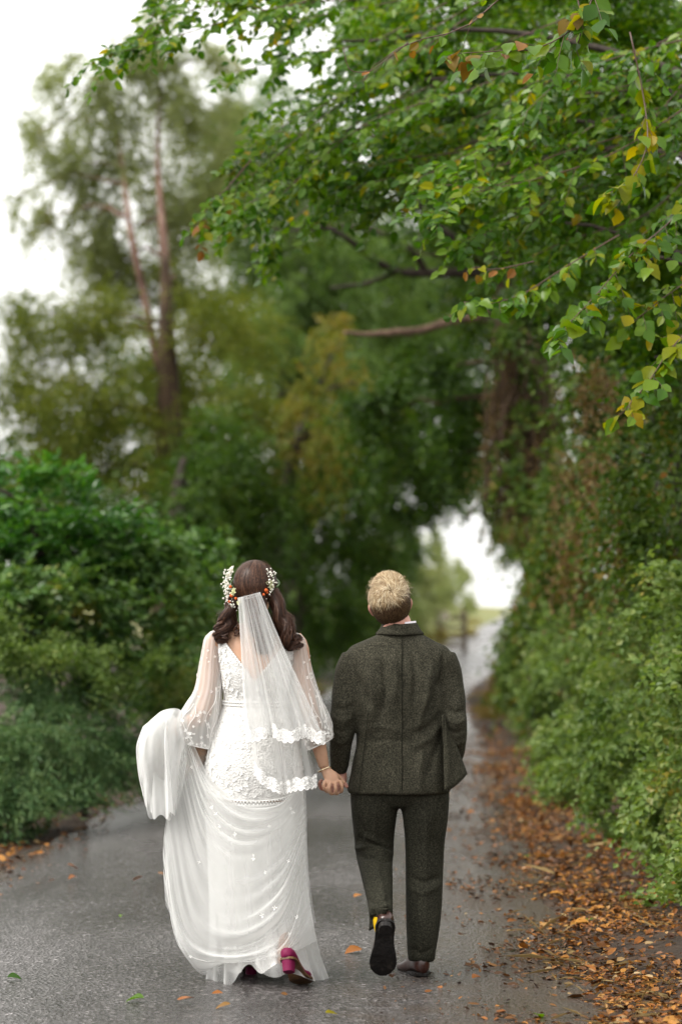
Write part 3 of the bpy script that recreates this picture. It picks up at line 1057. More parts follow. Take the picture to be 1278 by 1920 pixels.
bush('nettle_bank', 'bright green nettles and brambles spilling down the bank to the leaf litter', 'undergrowth',
     [(1250, 1470, 13.4, 100, 130, .4), (1270, 1330, 13.2, 120, 130, .45), (1180, 1380, 14.8, 100, 120, .5), (1120, 1400, 16.5, 85, 100, .5), (1180, 1250, 16, 110, 110, .5), (1060, 1380, 19.5, 70, 80, .5),
      (1090, 1280, 20, 85, 85, .5), (1010, 1350, 24, 55, 65, .5), (1010, 1270, 27, 55, 60, .5), (960, 1330, 29, 40, 40, .5), (1285, 1590, 12, 45, 90, .3), (1120, 1490, 15.6, 60, 60, .35), (1050, 1450, 18.5, 50, 55, .35), (1200, 1570, 14, 50, 55, .3), (1050, 1200, 22, 60, 80, .5), (1010, 1250, 23.5, 45, 60, .45), (1300, 1120, 13.8, 90, 110, .5), (960, 1260, 28, 34, 45, .4), (1130, 1180, 17.5, 70, 70, .4), (1270, 1180, 14.5, 90, 90, .4)],
     'nettle', leaf=.058, asp=.72, per=10, slen=.26, droop=.5, lai=5.2, seed=36, stems=False, sink=.1)
# low growth rooted all over the slope
def ground_cover(n, da, db, ya, yb, leaf, seed, hmax=.5):
    rng = np.random.RandomState(seed)
    y = ya + (yb - ya) * rng.uniform(0, 1, n) ** 1.25
    x = xr(y) + da + (db - da) * rng.uniform(0, 1, n) + .18 * np.sin(y * 1.9) * (rng.uniform(0, 1, n))
    h = hmax * rng.uniform(.25, 1., n) * np.clip((x - xr(y) - da + .25) / .6, .25, 1)
    o = np.stack([x, y, hgt(x, y) + h * .35], 1)
    d = nrm(np.stack([-.45 + rng.randn(n) * .5, rng.randn(n) * .5 - .25, .8 + rng.randn(n) * .3], 1))
    return spray_leaves(o, d, h * .8 + .08, 8, leaf, .74, .35, rng, .45)


obj('bank_plants', ground_cover(13000, .72, 4.2, 9.5, 44, .056, 70), M['nettle'], smooth=False, kind='stuff')
bush('yellow_grass', 'tuft of yellowing grass and stems at the foot of the bank', 'grass',
     [(930, 1320, 31, 34, 36, .4), (950, 1290, 33, 30, 40, .4), (900, 1335, 33, 20, 22, .3), (985, 1330, 27, 28, 36, .3, .5)], 'yellow_grass', leaf=.13, asp=.16, per=10, slen=.3, droop=.5, lai=3., seed=37, stems=False, sink=.5)

# --- open-side hedge and bushes
tree('laurel_bush', 'glossy bright green laurel rising above the hedge on the open side', 'bush',
     [(60, 1300, 18.5, .06), (60, 1100, 18.5, .05), (70, 960, 18.5, .03)], 'bark_dark',
     [(40, 930, 18.5, 100, 75, .6, 1.), (140, 960, 18.5, 90, 65, .6, 1.), (210, 985, 19, 70, 55, .5, 1.), (-60, 900, 18.5, 100, 90, .6, 1.), (60, 1020, 18.8, 140, 60, .5, .8), (-20, 1000, 18.3, 110, 60, .5), (150, 1040, 18.6, 90, 50, .5), (280, 1020, 19.3, 75, 50, .5)], 'laurel',
     leaf=.13, asp=.45, per=9, slen=.34, droop=.1, lai=6., seed=41, sink=.45, flat=.6, limb_r=.02, crown='foliage')
bush('elder_bush', 'mid green leafy bush stepping down from the laurel behind the bride', 'bush',
     [(270, 1060, 19, 110, 85, .7), (370, 1080, 20, 80, 90, .7), (200, 1120, 18.4, 110, 80, .6), (330, 1160, 19.2, 100, 80, .6), (90, 1100, 18.2, 120, 75, .6), (0, 1100, 18., 90, 80, .6), (-60, 1130, 17.5, 90, 100, .6), (395, 1180, 21, 60, 80, .6), (140, 1060, 18.8, 120, 60, .6), (230, 1050, 19, 100, 60, .6), (400, 1060, 20.5, 50, 60, .5)],
     'bramble', leaf=.095, asp=.6, per=10, slen=.36, droop=.3, lai=6.5, seed=42, sink=.1, stems=False)
bush('bramble_bush', 'loose bramble with yellow specks between the hedge and the feathery shrub', 'bush',
     [(60, 1190, 18.6, 110, 70, .5), (190, 1210, 19.2, 100, 65, .5), (300, 1250, 20.0, 90, 70, .5), (370, 1270, 21.8, 60, 70, .5), (20, 1250, 18.0, 80, 60, .4), (150, 1290, 19.0, 110, 60, .5), (290, 1320, 20.2, 90, 50, .5)],
     'bramble', leaf=.066, asp=.64, per=10, slen=.32, droop=.4, lai=6.2, seed=43, sink=.1, stems=False)
bush('yellowing_bush', 'thin straw coloured shrub at the lane edge behind the bride', 'bush',
     [(350, 1260, 21, 70, 50, .4, .5), (310, 1290, 20, 70, 40, .4, .4), (560, 1290, 38, 50, 25, .5, .7), (120, 1150, 18.2, 70, 50, .3, .2), (390, 1310, 23, 40, 30, .4, .6)], 'autumn',
     leaf=.055, asp=.55, per=10, slen=.3, droop=.4, lai=3.2, seed=44)
bush('juniper_bush', 'low feathery blue green shrub with arching sprays over the lane edge', 'shrub',
     [(30, 1390, 16.8, 120, 100, .55), (120, 1420, 17.2, 105, 90, .5), (190, 1390, 18, 85, 75, .5), (50, 1480, 16.5, 110, 70, .45), (140, 1490, 17.2, 85, 55, .4), (-50, 1440, 16.6, 110, 110, .5), (90, 1320, 17.4, 120, 55, .5), (205, 1440, 18.4, 55, 60, .4), (-20, 1520, 16.3, 90, 50, .35)],
     'yew', leaf=.066, asp=.22, per=26, slen=.6, droop=.5, lai=5.4, seed=45, clear=.25, stems=False, sink=.0, flat=.3, splay=.75, clump=.34, out=1.2)

bush('rough_herbs', 'pale yellow green weeds in front of the dark hedge and above the feathery shrub', 'undergrowth',
     [(40, 1215, 17.2, 90, 60, .4), (150, 1235, 17.6, 90, 50, .4), (260, 1255, 18.2, 80, 50, .4), (340, 1275, 19.4, 60, 45, .4), (-30, 1180, 17.0, 80, 60, .4)],
     'nettle', leaf=.055, asp=.5, per=10, slen=.34, droop=.35, lai=3.4, seed=46, stems=False, sink=.4)

# --- beyond the tunnel
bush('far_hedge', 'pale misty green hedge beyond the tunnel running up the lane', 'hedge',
     [(785, 1095, 57, 42, 115, 1.), (812, 1075, 62, 40, 105, 1.), (838, 1085, 70, 30, 85, 1.2), (862, 1105, 80, 24, 65, 1.2), (880, 1125, 92, 18, 42, 1.2), (760, 1160, 56, 40, 60, .8)], 'hazed_green',
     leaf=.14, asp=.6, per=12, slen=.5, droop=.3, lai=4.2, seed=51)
bush('verge_grass', 'yellow rough grass on the verge below the far hedge', 'grass',
     [(800, 1195, 57, 45, 14, .6), (850, 1185, 66, 40, 12, .8), (885, 1172, 78, 28, 10, .8), (770, 1210, 54, 30, 16, .6)], 'yellow_grass',
     leaf=.2, asp=.15, per=10, slen=.35, droop=.2, lai=4., seed=52, stems=False, sink=.8)

gx0 = P(822, 1180, 58)
gate = thing('field_gate', 'weathered wooden field gate with a pale notice board beyond the tunnel', 'gate', (gx0[0], 58, float(hgt(gx0[0], 58))))


def box(c, s, bev=.0):
    x, y, z = np.array(s) / 2
    V = np.array([(a * x, b * y, d * z) for a in (-1, 1) for b in (-1, 1) for d in (-1, 1)]) + np.asarray(c)
    return V, [(0, 1, 3, 2), (4, 6, 7, 5), (0, 4, 5, 1), (2, 3, 7, 6), (0, 2, 6, 4), (1, 5, 7, 3)]


gz = float(hgt(gx0[0], 58))
for dx in (0, .62):
    obj('post', box((gx0[0] + dx, 58, gz + .5), (.12, .12, 1.15)), M['wood'], gate, False)
for k in range(4):
    obj('rail', box((gx0[0] + .31, 58 - .075, gz + .2 + .22 * k), (.74, .028, .09)), M['wood'], gate, False)
obj('notice_board', box((gx0[0] + .12, 58 - .11, gz + .92), (.20, .02, .22)), M['wood_pale'], gate, False)


# --- the near hazel: limbs, leafy mass, and 300 leaves one can pick out
NEAR, MASS = [], []


def near_twig(rows, parts, store, step=.085, leaf=.075, seed=0, kinds=('hazel', 'hazel', 'hazel', 'hazel_yellow'), side=.26, r0=.0042, per=4, hang=.5):
    rng = np.random.RandomState(seed)
    c = np.array([P(*r) for r in rows])
    L = np.linalg.norm(np.diff(c, axis=0), axis=1).sum()
    n = max(6, int(L / step))
    p = crv(c, n)
    parts.append(tube(p, np.linspace(r0, .0018, n), 6))
    T = nrm(np.gradient(p, axis=0))
    for i in range(1, n):
        sg = 1 if i % 2 else -1
        up = np.array((0, 0, 1.)) + rng.randn(3) * .3
        s = nrm(np.cross(T[i], up)) * sg
        sl = side * rng.uniform(.35, 1.1) * (1 - .45 * i / n)
        d = nrm(T[i] * .8 + s * .8 + rng.randn(3) * .25 + np.array((0, 0, -.15)))
        k = np.linspace(0, 1, 5)[:, None]
        q = p[i] + d * k * sl + np.array((0, 0, -.25)) * k ** 2 * sl
        parts.append(tube(q, np.linspace(.0018, .0008, 5), 4))
        for j in range(per):
            t = (j + .7) / per
            o = p[i] + d * t * sl + np.array((0, 0, -.25)) * t * t * sl
            ss = 1 if j % 2 else -1
            a = d * .6 + nrm(np.cross(d, (0, 0, 1.))) * ss * .8 + rng.randn(3) * .25
            a[2] -= hang
            nv = np.array((0, -.45, .8)) + rng.randn(3) * .5
            store.append((o, nrm(a), nv, leaf * rng.uniform(.65, 1.2), kinds[rng.randint(len(kinds))], rng.randint(4)))


_tw = []
GN, YE, BR = 'hazel', 'hazel_yellow', 'hazel_brown'
near_twig([(1010, -60, 10.2), (925, 5, 10.2), (890, 40, 10.2), (830, 66, 10.2), (765, 80, 10.2), (700, 124, 10.2)], _tw, NEAR, .10, .05, 1, (GN, BR, GN, BR), .16, per=2)
_tw.append(ctube(np.array([[*P(a, b, 10.2), r] for a, b, r in [(765, 80, .003), (715, 118, .0025), (690, 134, .002), (655, 130, .002), (643, 88, .0015)]]), 14, 5))
near_twig([(1120, -60, 10.3), (1105, 10, 10.3), (1065, 60, 10.3), (1000, 92, 10.3), (930, 96, 10.3), (860, 100, 10.3)], _tw, NEAR, 0.053, 0.084, 2, (GN, GN, GN, GN, BR), .22, per=5)
near_twig([(1075, -30, 10.3), (1090, 40, 10.35), (1080, 95, 10.4)], _tw, NEAR, .08, .085, 3, (GN, YE, GN), .16, per=3)
near_twig([(1180, 60, 11.5), (1205, 180, 11.5), (1212, 270, 11.4), (1180, 340, 11.3), (1145, 360, 11.3)], _tw, NEAR, 0.056, 0.090, 4, (YE, YE, GN, GN), .2, per=4)
near_twig([(1330, 340, 11.8), (1250, 420, 11.6), (1180, 480, 11.4), (1110, 560, 11.2), (1040, 632, 11.)], _tw, NEAR, 0.046, 0.081, 5, (GN, GN, GN, GN, YE), .26, per=6)
near_twig([(1330, 580, 11.4), (1260, 650, 11.2), (1215, 715, 11.1), (1165, 775, 11.)], _tw, NEAR, 0.056, 0.084, 6, (GN, GN, YE, YE), .17, per=4)
near_twig([(1160, 440, 12.4), (1060, 500, 12.3), (980, 550, 12.2), (915, 570, 12.1), (870, 566, 12)], _tw, NEAR, 0.053, 0.078, 7, (GN, GN, GN, YE), .22, per=5)
near_twig([(1000, 490, 12.3), (930, 505, 12.2), (890, 500, 12.1)], _tw, NEAR, .1, .06, 8, (YE, BR), .12, per=2)
near_twig([(1330, 440, 11.6), (1290, 520, 11.5), (1240, 560, 11.4), (1190, 600, 11.3)], _tw, NEAR, 0.056, 0.078, 9, (GN, GN, GN, YE), .22, per=5)
for i, rows in enumerate([
        [(1300, 180, 13.2), (1150, 270, 13), (1000, 330, 12.8), (880, 380, 12.6), (825, 400, 12.5)], [(1100, 60, 14), (900, 150, 14), (720, 240, 14), (560, 350, 14)],
        [(900, 40, 14.5), (760, 110, 14.4), (620, 200, 14.3), (480, 300, 14.2), (400, 370, 14)], [(700, -20, 14), (560, 10, 14), (430, 45, 13.8), (310, 70, 13.6), (205, 112, 13.5)],
        [(640, -30, 14), (520, 20, 14), (430, 20, 14), (330, 20, 14), (260, 40, 14)], [(760, 200, 15), (640, 260, 15), (520, 340, 15), (430, 430, 15)],
        [(1200, 150, 13.5), (1060, 200, 13.4), (930, 260, 13.2), (800, 330, 13)], [(1000, 300, 14), (860, 330, 14), (740, 330, 14), (640, 360, 14)],
        [(1300, 60, 13), (1180, 120, 13), (1060, 160, 13), (960, 230, 13)], [(1250, 260, 13.5), (1140, 340, 13.4), (1020, 400, 13.3), (920, 470, 13.2)],
        [(820, 20, 15), (680, 60, 15), (560, 90, 15), (470, 150, 15)], [(900, 250, 14.5), (780, 300, 14.5), (640, 300, 14.5), (500, 290, 14.5)]]):
    for dv in ((0, 1) if i in (3, 4) else (0, 1, 2)):
        near_twig([(a + R.uniform(-30, 30) + 25 * dv, b + (0, -45, 45)[dv] + R.uniform(-18, 18), c + .25 * dv) for a, b, c in rows], _tw, MASS, .068, .070, 20 + i + 50 * dv, (GN,) * 16 + (YE,), .46, .005, 10, .3)
near_twig([(470, 300, 14.2), (420, 360, 14.1), (385, 400, 14), (372, 455, 14)], _tw, MASS, .10, .07, 40, (BR, YE, BR, GN), .22, .006, 4)

hz = np.array([[3.35, 14.0, float(hgt(3.35, 14)) - .1, .19], [3.25, 14.0, 2.6, .16], [3.0, 14.0, 4.2, .12], [2.6, 14.0, 5.8, .07]])
hazel = thing('hazel_tree', 'bright green overhanging tree with sharp leafy sprays and yellowing tips above the couple', 'tree', (3.35, 14, float(hgt(3.35, 14))))
obj('trunk', ctube(hz, 20, 12, rag=.05), M['bark_dark'], hazel)
for i, (z0, b) in enumerate([(3.6, P(1000, 120, 13.5)), (4.2, P(800, 60, 14)), (3.2, P(1250, 420, 12)), (4.4, P(640, -20, 14)), (3.0, P(1100, 350, 13.5)), (4.0, P(900, 250, 14.5)), (2.8, P(1290, 620, 12))]):
    t0 = hz[0, :3] + (hz[3, :3] - hz[0, :3]) * (z0 - hz[0, 2]) / (hz[3, 2] - hz[0, 2])
    obj('limb', limb(t0, b + np.array((0, 1.3, 0)), .035, .008, .08, seed=60 + i), M['bark_dark'], hazel)
obj('twig', join(_tw), M['twig'], hazel, kind='stuff')
NEAR.sort(key=lambda q: q[0][1] / q[3])
for o, a, nv, s, k, v in NEAR[:300]:
    put_leaf('leaf', LEAF[k][v], o, a, nv, s, hazel)
MASS += NEAR[300:]
for kk, nm in ((GN, 'foliage'), (YE, 'yellow_foliage'), (BR, 'brown_foliage')):
    m = [q for q in MASS if q[4] == kk]
    if m:
        A = lambda i: np.array([q[i] for q in m])
        V, F = leaf_ovals(A(0), nrm(A(1)), nrm(A(2)), A(3), A(3) * .74)
        obj(nm, (V, F), M[kk], hazel, smooth=False, kind='stuff')
obj('crown', foliage([(1180, 60, 15.5, 160, 110, .8), (1050, 180, 15.8, 160, 130, .8), (1230, 260, 15.2, 120, 140, .7), (900, 120, 16.5, 150, 130, .8), (760, 60, 16.5, 150, 100, .8),
                      (1120, 360, 15.8, 120, 110, .7), (1250, 480, 15, 90, 120, .6), (960, 330, 16.5, 120, 100, .7), (640, 90, 17, 100, 90, .8, .6), (800, 260, 17, 130, 90, .8, .8),
                      (660, 230, 17, 120, 90, .8, .6), (1220, 640, 15, 90, 120, .5, .8), (1060, 500, 16.5, 90, 70, .5, .6), (560, 30, 16, 70, 60, .6, .4), (1100, -30, 15, 200, 60, .8), (860, -20, 16, 150, 60, .8), (1260, 380, 15, 100, 120, .6), (1420, 150, 14.5, 150, 200, .8), (1440, 480, 14, 130, 190, .8)],
                     leaf=.080, asp=.66, per=10, slen=.42, droop=.2, lai=5.5, seed=61, sink=-.05), M['hazel'], hazel, smooth=False, kind='stuff')
# a dark evergreen fills the wood behind the hazel
tree('wood_edge_tree', 'shadowed evergreen behind the overhanging sprays on the bank', 'tree',
     [(1270, 900, 20, .22), (1240, 500, 20, .18), (1200, 200, 20, .1)], 'bark_dark',
     [(1150, 200, 20, 190, 170, 1.), (1220, 480, 20, 150, 170, 1.), (1060, 420, 21, 140, 130, 1.), (960, 180, 21, 170, 150, 1.), (1130, 640, 20.5, 130, 110, .9), (1270, 700, 19, 110, 150, .8), (820, 160, 22, 140, 120, 1.), (1060, 560, 22, 100, 100, .8), (900, 0, 22, 220, 90, 1.), (1180, -10, 21, 220, 90, 1.), (690, 40, 23, 120, 80, .9), (1440, 300, 20, 160, 260, 1.2), (1460, 700, 19, 150, 220, 1.2)], 'dark',
     leaf=.09, asp=.6, per=12, slen=.5, droop=.35, lai=5.5, seed=62)

# --- single leaves on the lane
_lv = [(663, 1686, 'litter', .06, 'small orange leaf lying on the lane beside the hanging tulle'), (270, 1877, 'hazel', .075, 'long pale green leaf lying flat on the wet lane'),
       (332, 1880, 'litter', .07, 'curled brown leaf beside the long pale green leaf'), (432, 1888, 'hazel_brown', .06, 'small ragged tan leaf below the bride'),
       (418, 1868, 'litter', .045, 'tiny brown leaf just below the bride hem'), (14, 1838, 'hazel', .06, 'lone green leaf on bare asphalt'),
       (250, 1655, 'litter', .07, 'orange leaf on pale asphalt well clear of the verge'), (297, 1641, 'litter', .05, 'faint tan leaf near the hanging tulle edge'),
       (145, 1634, 'litter', .075, 'orange leaf just off the leafy verge'), (143, 1648, 'litter', .06, 'second orange leaf just off the leafy verge'),
       (96, 1656, 'litter_dark', .05, 'dark curled leaf at the muddy verge line'), (677, 1783, 'litter', .085, 'bright orange leaf between the couple'),
       (862, 1758, 'litter', .06, 'orange leaf to the side of the standing shoe'), (885, 1840, 'litter', .05, 'tan leaf a step from the brown standing shoe'),
       (1090, 1732, 'hazel', .07, 'fresh green leaf among orange litter'), (1005, 1908, 'hazel', .06, 'green leaf on wet dark asphalt near the litter'),
       (980, 1610, 'hazel', .06, 'green yellow leaf at the inner edge of the litter'), (1105, 1735, 'litter', .10, 'large orange leaf beside the fresh green one'),
       (1140, 1782, 'litter', .085, 'pale tan leaf standing up in the litter'), (950, 1733, 'litter', .05, 'small rust leaf on the muddy strip'),
       (735, 1838, 'litter', .04, 'tiny leaf under the raised brown shoe'), (230, 1720, 'hazel', .04, 'tiny green fleck of leaf on grey asphalt'),
       (540, 1870, 'litter_dark', .03, 'tiny dark leaf scrap near the magenta shoe'), (610, 1905, 'hazel_yellow', .05, 'yellow leaf at the damp patch below the train'),
       (890, 1525, 'litter', .07, 'orange leaf on the lane beside the trouser leg'), (870, 1590, 'litter', .06, 'rust leaf beside the straight trouser leg')]
for i, (px, py, mk, s, lab) in enumerate(_lv):
    Yd = FPX * 1.58 / (py - 1130)
    c = P(px, py, Yd)
    for _ in range(4):
        Yd *= (c[2] - CAMZ - .0) and (CAMZ - float(surf(c[0], Yd)) - .006) / (CAMZ - c[2])
        c = P(px, py, Yd)
    a = nrm(np.array((R.randn(), R.randn() * .5, .08)))
    o = put_leaf('fallen_leaf', LEAF[mk][i % 4], c + np.array((0, 0, .012)), a, np.array((R.randn() * .15, -.25, 1.)), s)
    tag(o, lab, 'leaf', 'fallen leaves on the lane')


# ------------------------------------------------------------------ people
def slab(Gd, th):
    """grid (K,N,3) -> sheet with thickness th"""
    K, N = Gd.shape[:2]
    du = np.gradient(Gd, axis=0)
    dv = np.gradient(Gd, axis=1)
    n = nrm(np.cross(du, dv))
    A, B = (Gd + n * th / 2).reshape(-1, 3), (Gd - n * th / 2).reshape(-1, 3)
    f = grid_faces(K, N, False)
    F = [tuple(q) for q in f] + [tuple(q[::-1] + K * N) for q in f]
    o = K * N
    rim = [i * N for i in range(K)] + [(K - 1) * N + j for j in range(1, N)] + [i * N + N - 1 for i in range(K - 2, -1, -1)] + [j for j in range(N - 2, 0, -1)]
    for a, b in zip(rim, rim[1:] + rim[:1]):
        F.append((a, b, b + o, a + o))
    return np.concatenate([A, B]), F


def ribbons(Pt, out, w):
    """hair locks: Pt (N,M,3), out outward dirs, w width -> thin strips"""
    N, Mm = Pt.shape[:2]
    T = nrm(np.gradient(Pt, axis=1))
    s = nrm(np.cross(T, out))
    prof = np.sin(np.linspace(.35, np.pi - .05, Mm)) ** .6
    wv = (np.asarray(w).reshape(-1, 1) * prof)[..., None]
    V = np.stack([Pt - s * wv / 2, Pt + s * wv / 2], 2).reshape(-1, 3)
    b = (np.arange(N) * Mm * 2)[:, None] + np.arange(Mm - 1)[None] * 2
    F = np.stack([b, b + 1, b + 3, b + 2], -1).reshape(-1, 4)
    return V, F


def strips_to_list(VF):
    return VF[0], [tuple(f) for f in VF[1]]


def blossoms(pts, nor, rad, petals=5, lift=.002, rng=R, lean=.35):
    """small sewn flowers, each a ring of pointed petals"""
    V, F = [], []
    for p, n, r in zip(pts, nor, rad):
        n = nrm(n)
        a0 = nrm(np.cross(n, (0.3, .2, 1.)))
        b0 = np.cross(n, a0)
        th0 = rng.uniform(0, 6.28)
        for k in range(petals):
            th = th0 + 6.283 * k / petals + rng.uniform(-.2, .2)
            d = a0 * math.cos(th) + b0 * math.sin(th)
            s = np.cross(n, d)
            rr = r * rng.uniform(.75, 1.15)
            i = len(V)
            V += [p + n * lift, p + d * rr * .6 + s * rr * .32 + n * (lift + rr * lean), p + d * rr + n * (lift + rr * lean * .6), p + d * rr * .6 - s * rr * .32 + n * (lift + rr * lean)]
            F += [(i, i + 1, i + 2), (i, i + 2, i + 3)]
    return np.array(V), F


def head_parts(Rt, C, ears=True, k=1.0):
    """skull, jaw, brow, nose, lips and ears turned by Rt about C"""
    b = lambda c, r, n=18, m=12: ball(C + Rt @ (np.array(c) * k), np.array(r) * k, n, m, Rt)
    out = [b((0, -.012, .018), (.074, .094, .098)), b((0, .04, -.045), (.057, .056, .066)), b((0, .072, -.098), (.026, .022, .02)),
           b((0, .080, .022), (.05, .016, .016)), b((0, .092, -.058), (.024, .011, .008)), b((0, .090, -.071), (.021, .011, .008)),
           b((.04, .066, -.03), (.02, .018, .016)), b((-.04, .066, -.03), (.02, .018, .016))]
    q = np.array([[*(C + Rt @ (np.array(c) * k)), r] for c, r in (((0, .086, .012), .008), ((0, .102, -.012), .010), ((0, .114, -.030), .013))])
    out.append(ctube(q, 8, 8))
    if ears:
        for s in (-1, 1):
            q = np.array([[*(C + Rt @ (np.array(c) * k)), r] for c, r in
                          (((s * .072, .002, -.042), .007), ((s * .081, -.002, -.025), .0085), ((s * .087, -.006, -.004), .0085), ((s * .084, .0, .012), .0075), ((s * .076, .008, .008), .006))])
            out.append(ctube(q, 12, 8))
    return out


def finger(rows):
    return ctube(np.array(rows), 12, 9)


def shoe(parent, heel, toe, uph, L, heel_h, mats, scale=1., sole_t=.010, low=False):
    """upper, sole and heel block; local y runs to the toe, z up"""
    y = nrm(np.asarray(toe) - heel)
    x = nrm(np.cross(y, uph))
    z = np.cross(x, y)
    Rt = np.stack([x, y, z], 1)
    t = np.linspace(0, 1, 22)
    hw = np.interp(t, [0, .04, .14, .3, .45, .62, .75, .87, .95, 1], [.016, .027, .033, .031, .033, .042, .046, .040, .026, .008]) * scale
    sm = np.clip((t - .2) / .45, 0, 1)
    base = heel_h * (1 - sm * sm * (3 - 2 * sm)) + sole_t
    hh = np.interp(t, [0, .1, .35, .5, .7, .88, 1], [.052, .066, .072, .062, .046, .034, .018]) * scale
    if low:
        hh = np.interp(t, [0, .1, .35, .55, .7, .88, 1], [.045, .050, .030, .028, .036, .028, .014]) * scale
    rings = []
    for ti, h, bz, H in zip(t, hw, base, hh):
        a = np.linspace(0, 2 * np.pi, 22, endpoint=False)
        r = np.stack([h * np.sign(np.cos(a)) * np.abs(np.cos(a)) ** .75, np.full(22, ti * L), bz + H / 2 + H / 2 * np.sign(np.sin(a)) * np.abs(np.sin(a)) ** .8], 1)
        rings.append(heel + r @ Rt.T)
    obj('shoe_upper', loft(rings), mats[0], parent)
    rings = []
    for ti, h, bz in zip(t, hw * 1.07 + .002, base):
        r = np.array([(-h, ti * L, bz + .003), (h, ti * L, bz + .003), (h, ti * L, bz - sole_t), (-h, ti * L, bz - sole_t)])
        rings.append(heel + r @ Rt.T)
    obj('sole', loft(rings), mats[1], parent, False)
    rings = []
    for zz, k in ((0, .88), (heel_h * .5, .92), (heel_h + sole_t * .4, 1.)):
        a = np.linspace(0, 2 * np.pi, 18, endpoint=False)
        r = np.stack([.027 * scale * k * np.sign(np.cos(a)) * np.abs(np.cos(a)) ** .7, .034 * scale + .033 * scale * k * np.sign(np.sin(a)) * np.abs(np.sin(a)) ** .7, np.full(18, zz)], 1)
        rings.append(heel + r @ Rt.T)
    obj('heel', loft(rings), mats[2], parent, False)


# ---------- the groom
YG = 10.35
g_ = lambda px, py, dy=0.: P(px, py, YG + dy)
SG = YG / FPX
groom = thing('person', 'man in dark green tweed suit walking away and looking up', 'person', (g_(752, 1835)[0], YG - .05, .0))


def gring(py, cx, hw, ry, dy=0., p=2.5, n=40):
    return sell(g_(cx, py, dy), hw * SG, ry, p, n)


def gt(rows, n=24, sides=18, flat=1.):
    return ctube(np.array([[*g_(a, b, d), r * SG] for a, b, d, r in rows]), n, sides, flat)


tor = np.array([(1180, 749, 31, .060, .0), (1190, 749, 44, .070, .0), (1201, 748, 66, .084, .0), (1214, 747, 92, .096, .0), (1235, 746, 99, .112, -.005), (1265, 746, 94, .122, -.01),
                (1305, 747, 88, .126, -.01), (1350, 749, 82, .122, -.005), (1390, 751, 83, .122, 0), (1430, 751, 90, .130, 0), (1465, 749, 95, .138, 0), (1487, 747, 97, .142, 0)])
tor = crv(tor, 40)
Lsl = [(668, 1232, 0, 29), (656, 1262, 0, 29), (649, 1300, -.012, 27), (644, 1335, -.03, 25), (641, 1368, -.03, 24), (638, 1400, -.005, 21), (636, 1428, .02, 18.5), (634, 1447, .035, 17)]
Rsl = [(826, 1232, 0, 29), (838, 1262, 0, 28), (845, 1300, -.015, 26.5), (849, 1335, -.04, 25), (851, 1365, -.05, 24), (852, 1395, -.02, 21.5), (849, 1420, .015, 18), (844, 1440, .04, 15)]
V, F, N = remesh([loft([gring(r[0], r[1], r[2], r[3], r[4]) for r in tor]), gt(Lsl), gt(Rsl)], .0062, 16)
fl = lambda pts, wd, am, d=0: ([g_(a, b, d) for a, b in pts], wd, am)
JF = [fl([(690, 1240), (700, 1300), (690, 1380)], .016, .006), fl([(716, 1225), (722, 1290), (712, 1350)], .013, -.006), fl([(735, 1215), (742, 1262), (738, 1320)], .010, .005),
      fl([(668, 1262), (684, 1300), (700, 1330)], .014, -.009), fl([(826, 1262), (812, 1310), (790, 1350)], .016, -.010), fl([(806, 1236), (800, 1300), (780, 1380)], .016, .007),
      fl([(770, 1215), (778, 1262), (772, 1330)], .013, -.005), fl([(836, 1330), (800, 1362), (764, 1376)], .013, -.008), fl([(834, 1345), (804, 1382), (768, 1402)], .012, .007),
      fl([(836, 1362), (812, 1412), (800, 1460)], .013, -.007), fl([(668, 1370), (712, 1358), (760, 1372)], .012, .004), fl([(672, 1390), (720, 1384), (770, 1388)], .009, -.004),
      fl([(668, 1400), (680, 1440), (676, 1480)], .014, .006), fl([(700, 1400), (706, 1450), (702, 1482)], .015, -.004), fl([(790, 1400), (784, 1440), (790, 1482)], .015, .005),
      fl([(622, 1322), (645, 1330), (668, 1318)], .008, -.007), fl([(620, 1340), (644, 1352), (664, 1338)], .008, .007), fl([(619, 1360), (640, 1372), (660, 1358)], .008, -.007),
      fl([(620, 1382), (640, 1394), (656, 1380)], .007, .006), fl([(640, 1245), (650, 1280), (640, 1310)], .011, -.004), fl([(832, 1322), (852, 1336), (874, 1326)], .008, -.008),
      fl([(834, 1342), (852, 1356), (874, 1344)], .008, .007), fl([(834, 1364), (852, 1374), (874, 1362)], .008, -.007), fl([(836, 1384), (852, 1396), (872, 1386)], .007, .006),
      fl([(846, 1250), (852, 1290), (846, 1320)], .011, -.005), fl([(666, 1225), (668, 1260), (674, 1300)], .0075, -.008), fl([(828, 1225), (828, 1260), (824, 1300)], .0075, -.008)]
V = folds(V, N, [(a, w_, am * (2.4 if 675 < (a[0][0] - 0) / SG + 639 < 830 else 1.2)) for a, w_, am in JF])
V = relax(V, F, 3)
V += N * (np.sin(V[:, 0] * 37 + V[:, 2] * 21) * np.sin(V[:, 2] * 29 - V[:, 0] * 13) * .0016)[:, None]
jk = obj('jacket', (V, F), M['tweed'], groom)
JV = V


def backz(px, py, d=.0015):
    q = g_(px, py)
    m = (np.abs(JV[:, 0] - q[0]) < .011) & (np.abs(JV[:, 2] - q[2]) < .011)
    y = JV[m, 1].min() if m.any() else YG - .12
    return np.array((q[0], y - d, q[2]))


M['seam'] = plain('seam_shadow', (.012, .012, .008), .95, .1)
sp = np.array([backz(752 + .5 * math.sin(k * .7), 1196 + k * 8., .0004) for k in range(36)])
sp[:, 1] = np.convolve(np.pad(sp[:, 1], 2, 'edge'), np.ones(5) / 5, 'valid')
obj('back_seam', tube(sp, .0019, 6), M['seam'], jk)
for pts in ([(690, 1330), (682, 1400), (672, 1480)],):
    c = crv(pts, 20)
    q = np.array([backz(a, b, .0002) for a, b in c])
    obj('side_seam', tube(q, .0014, 6), M['seam'], jk)
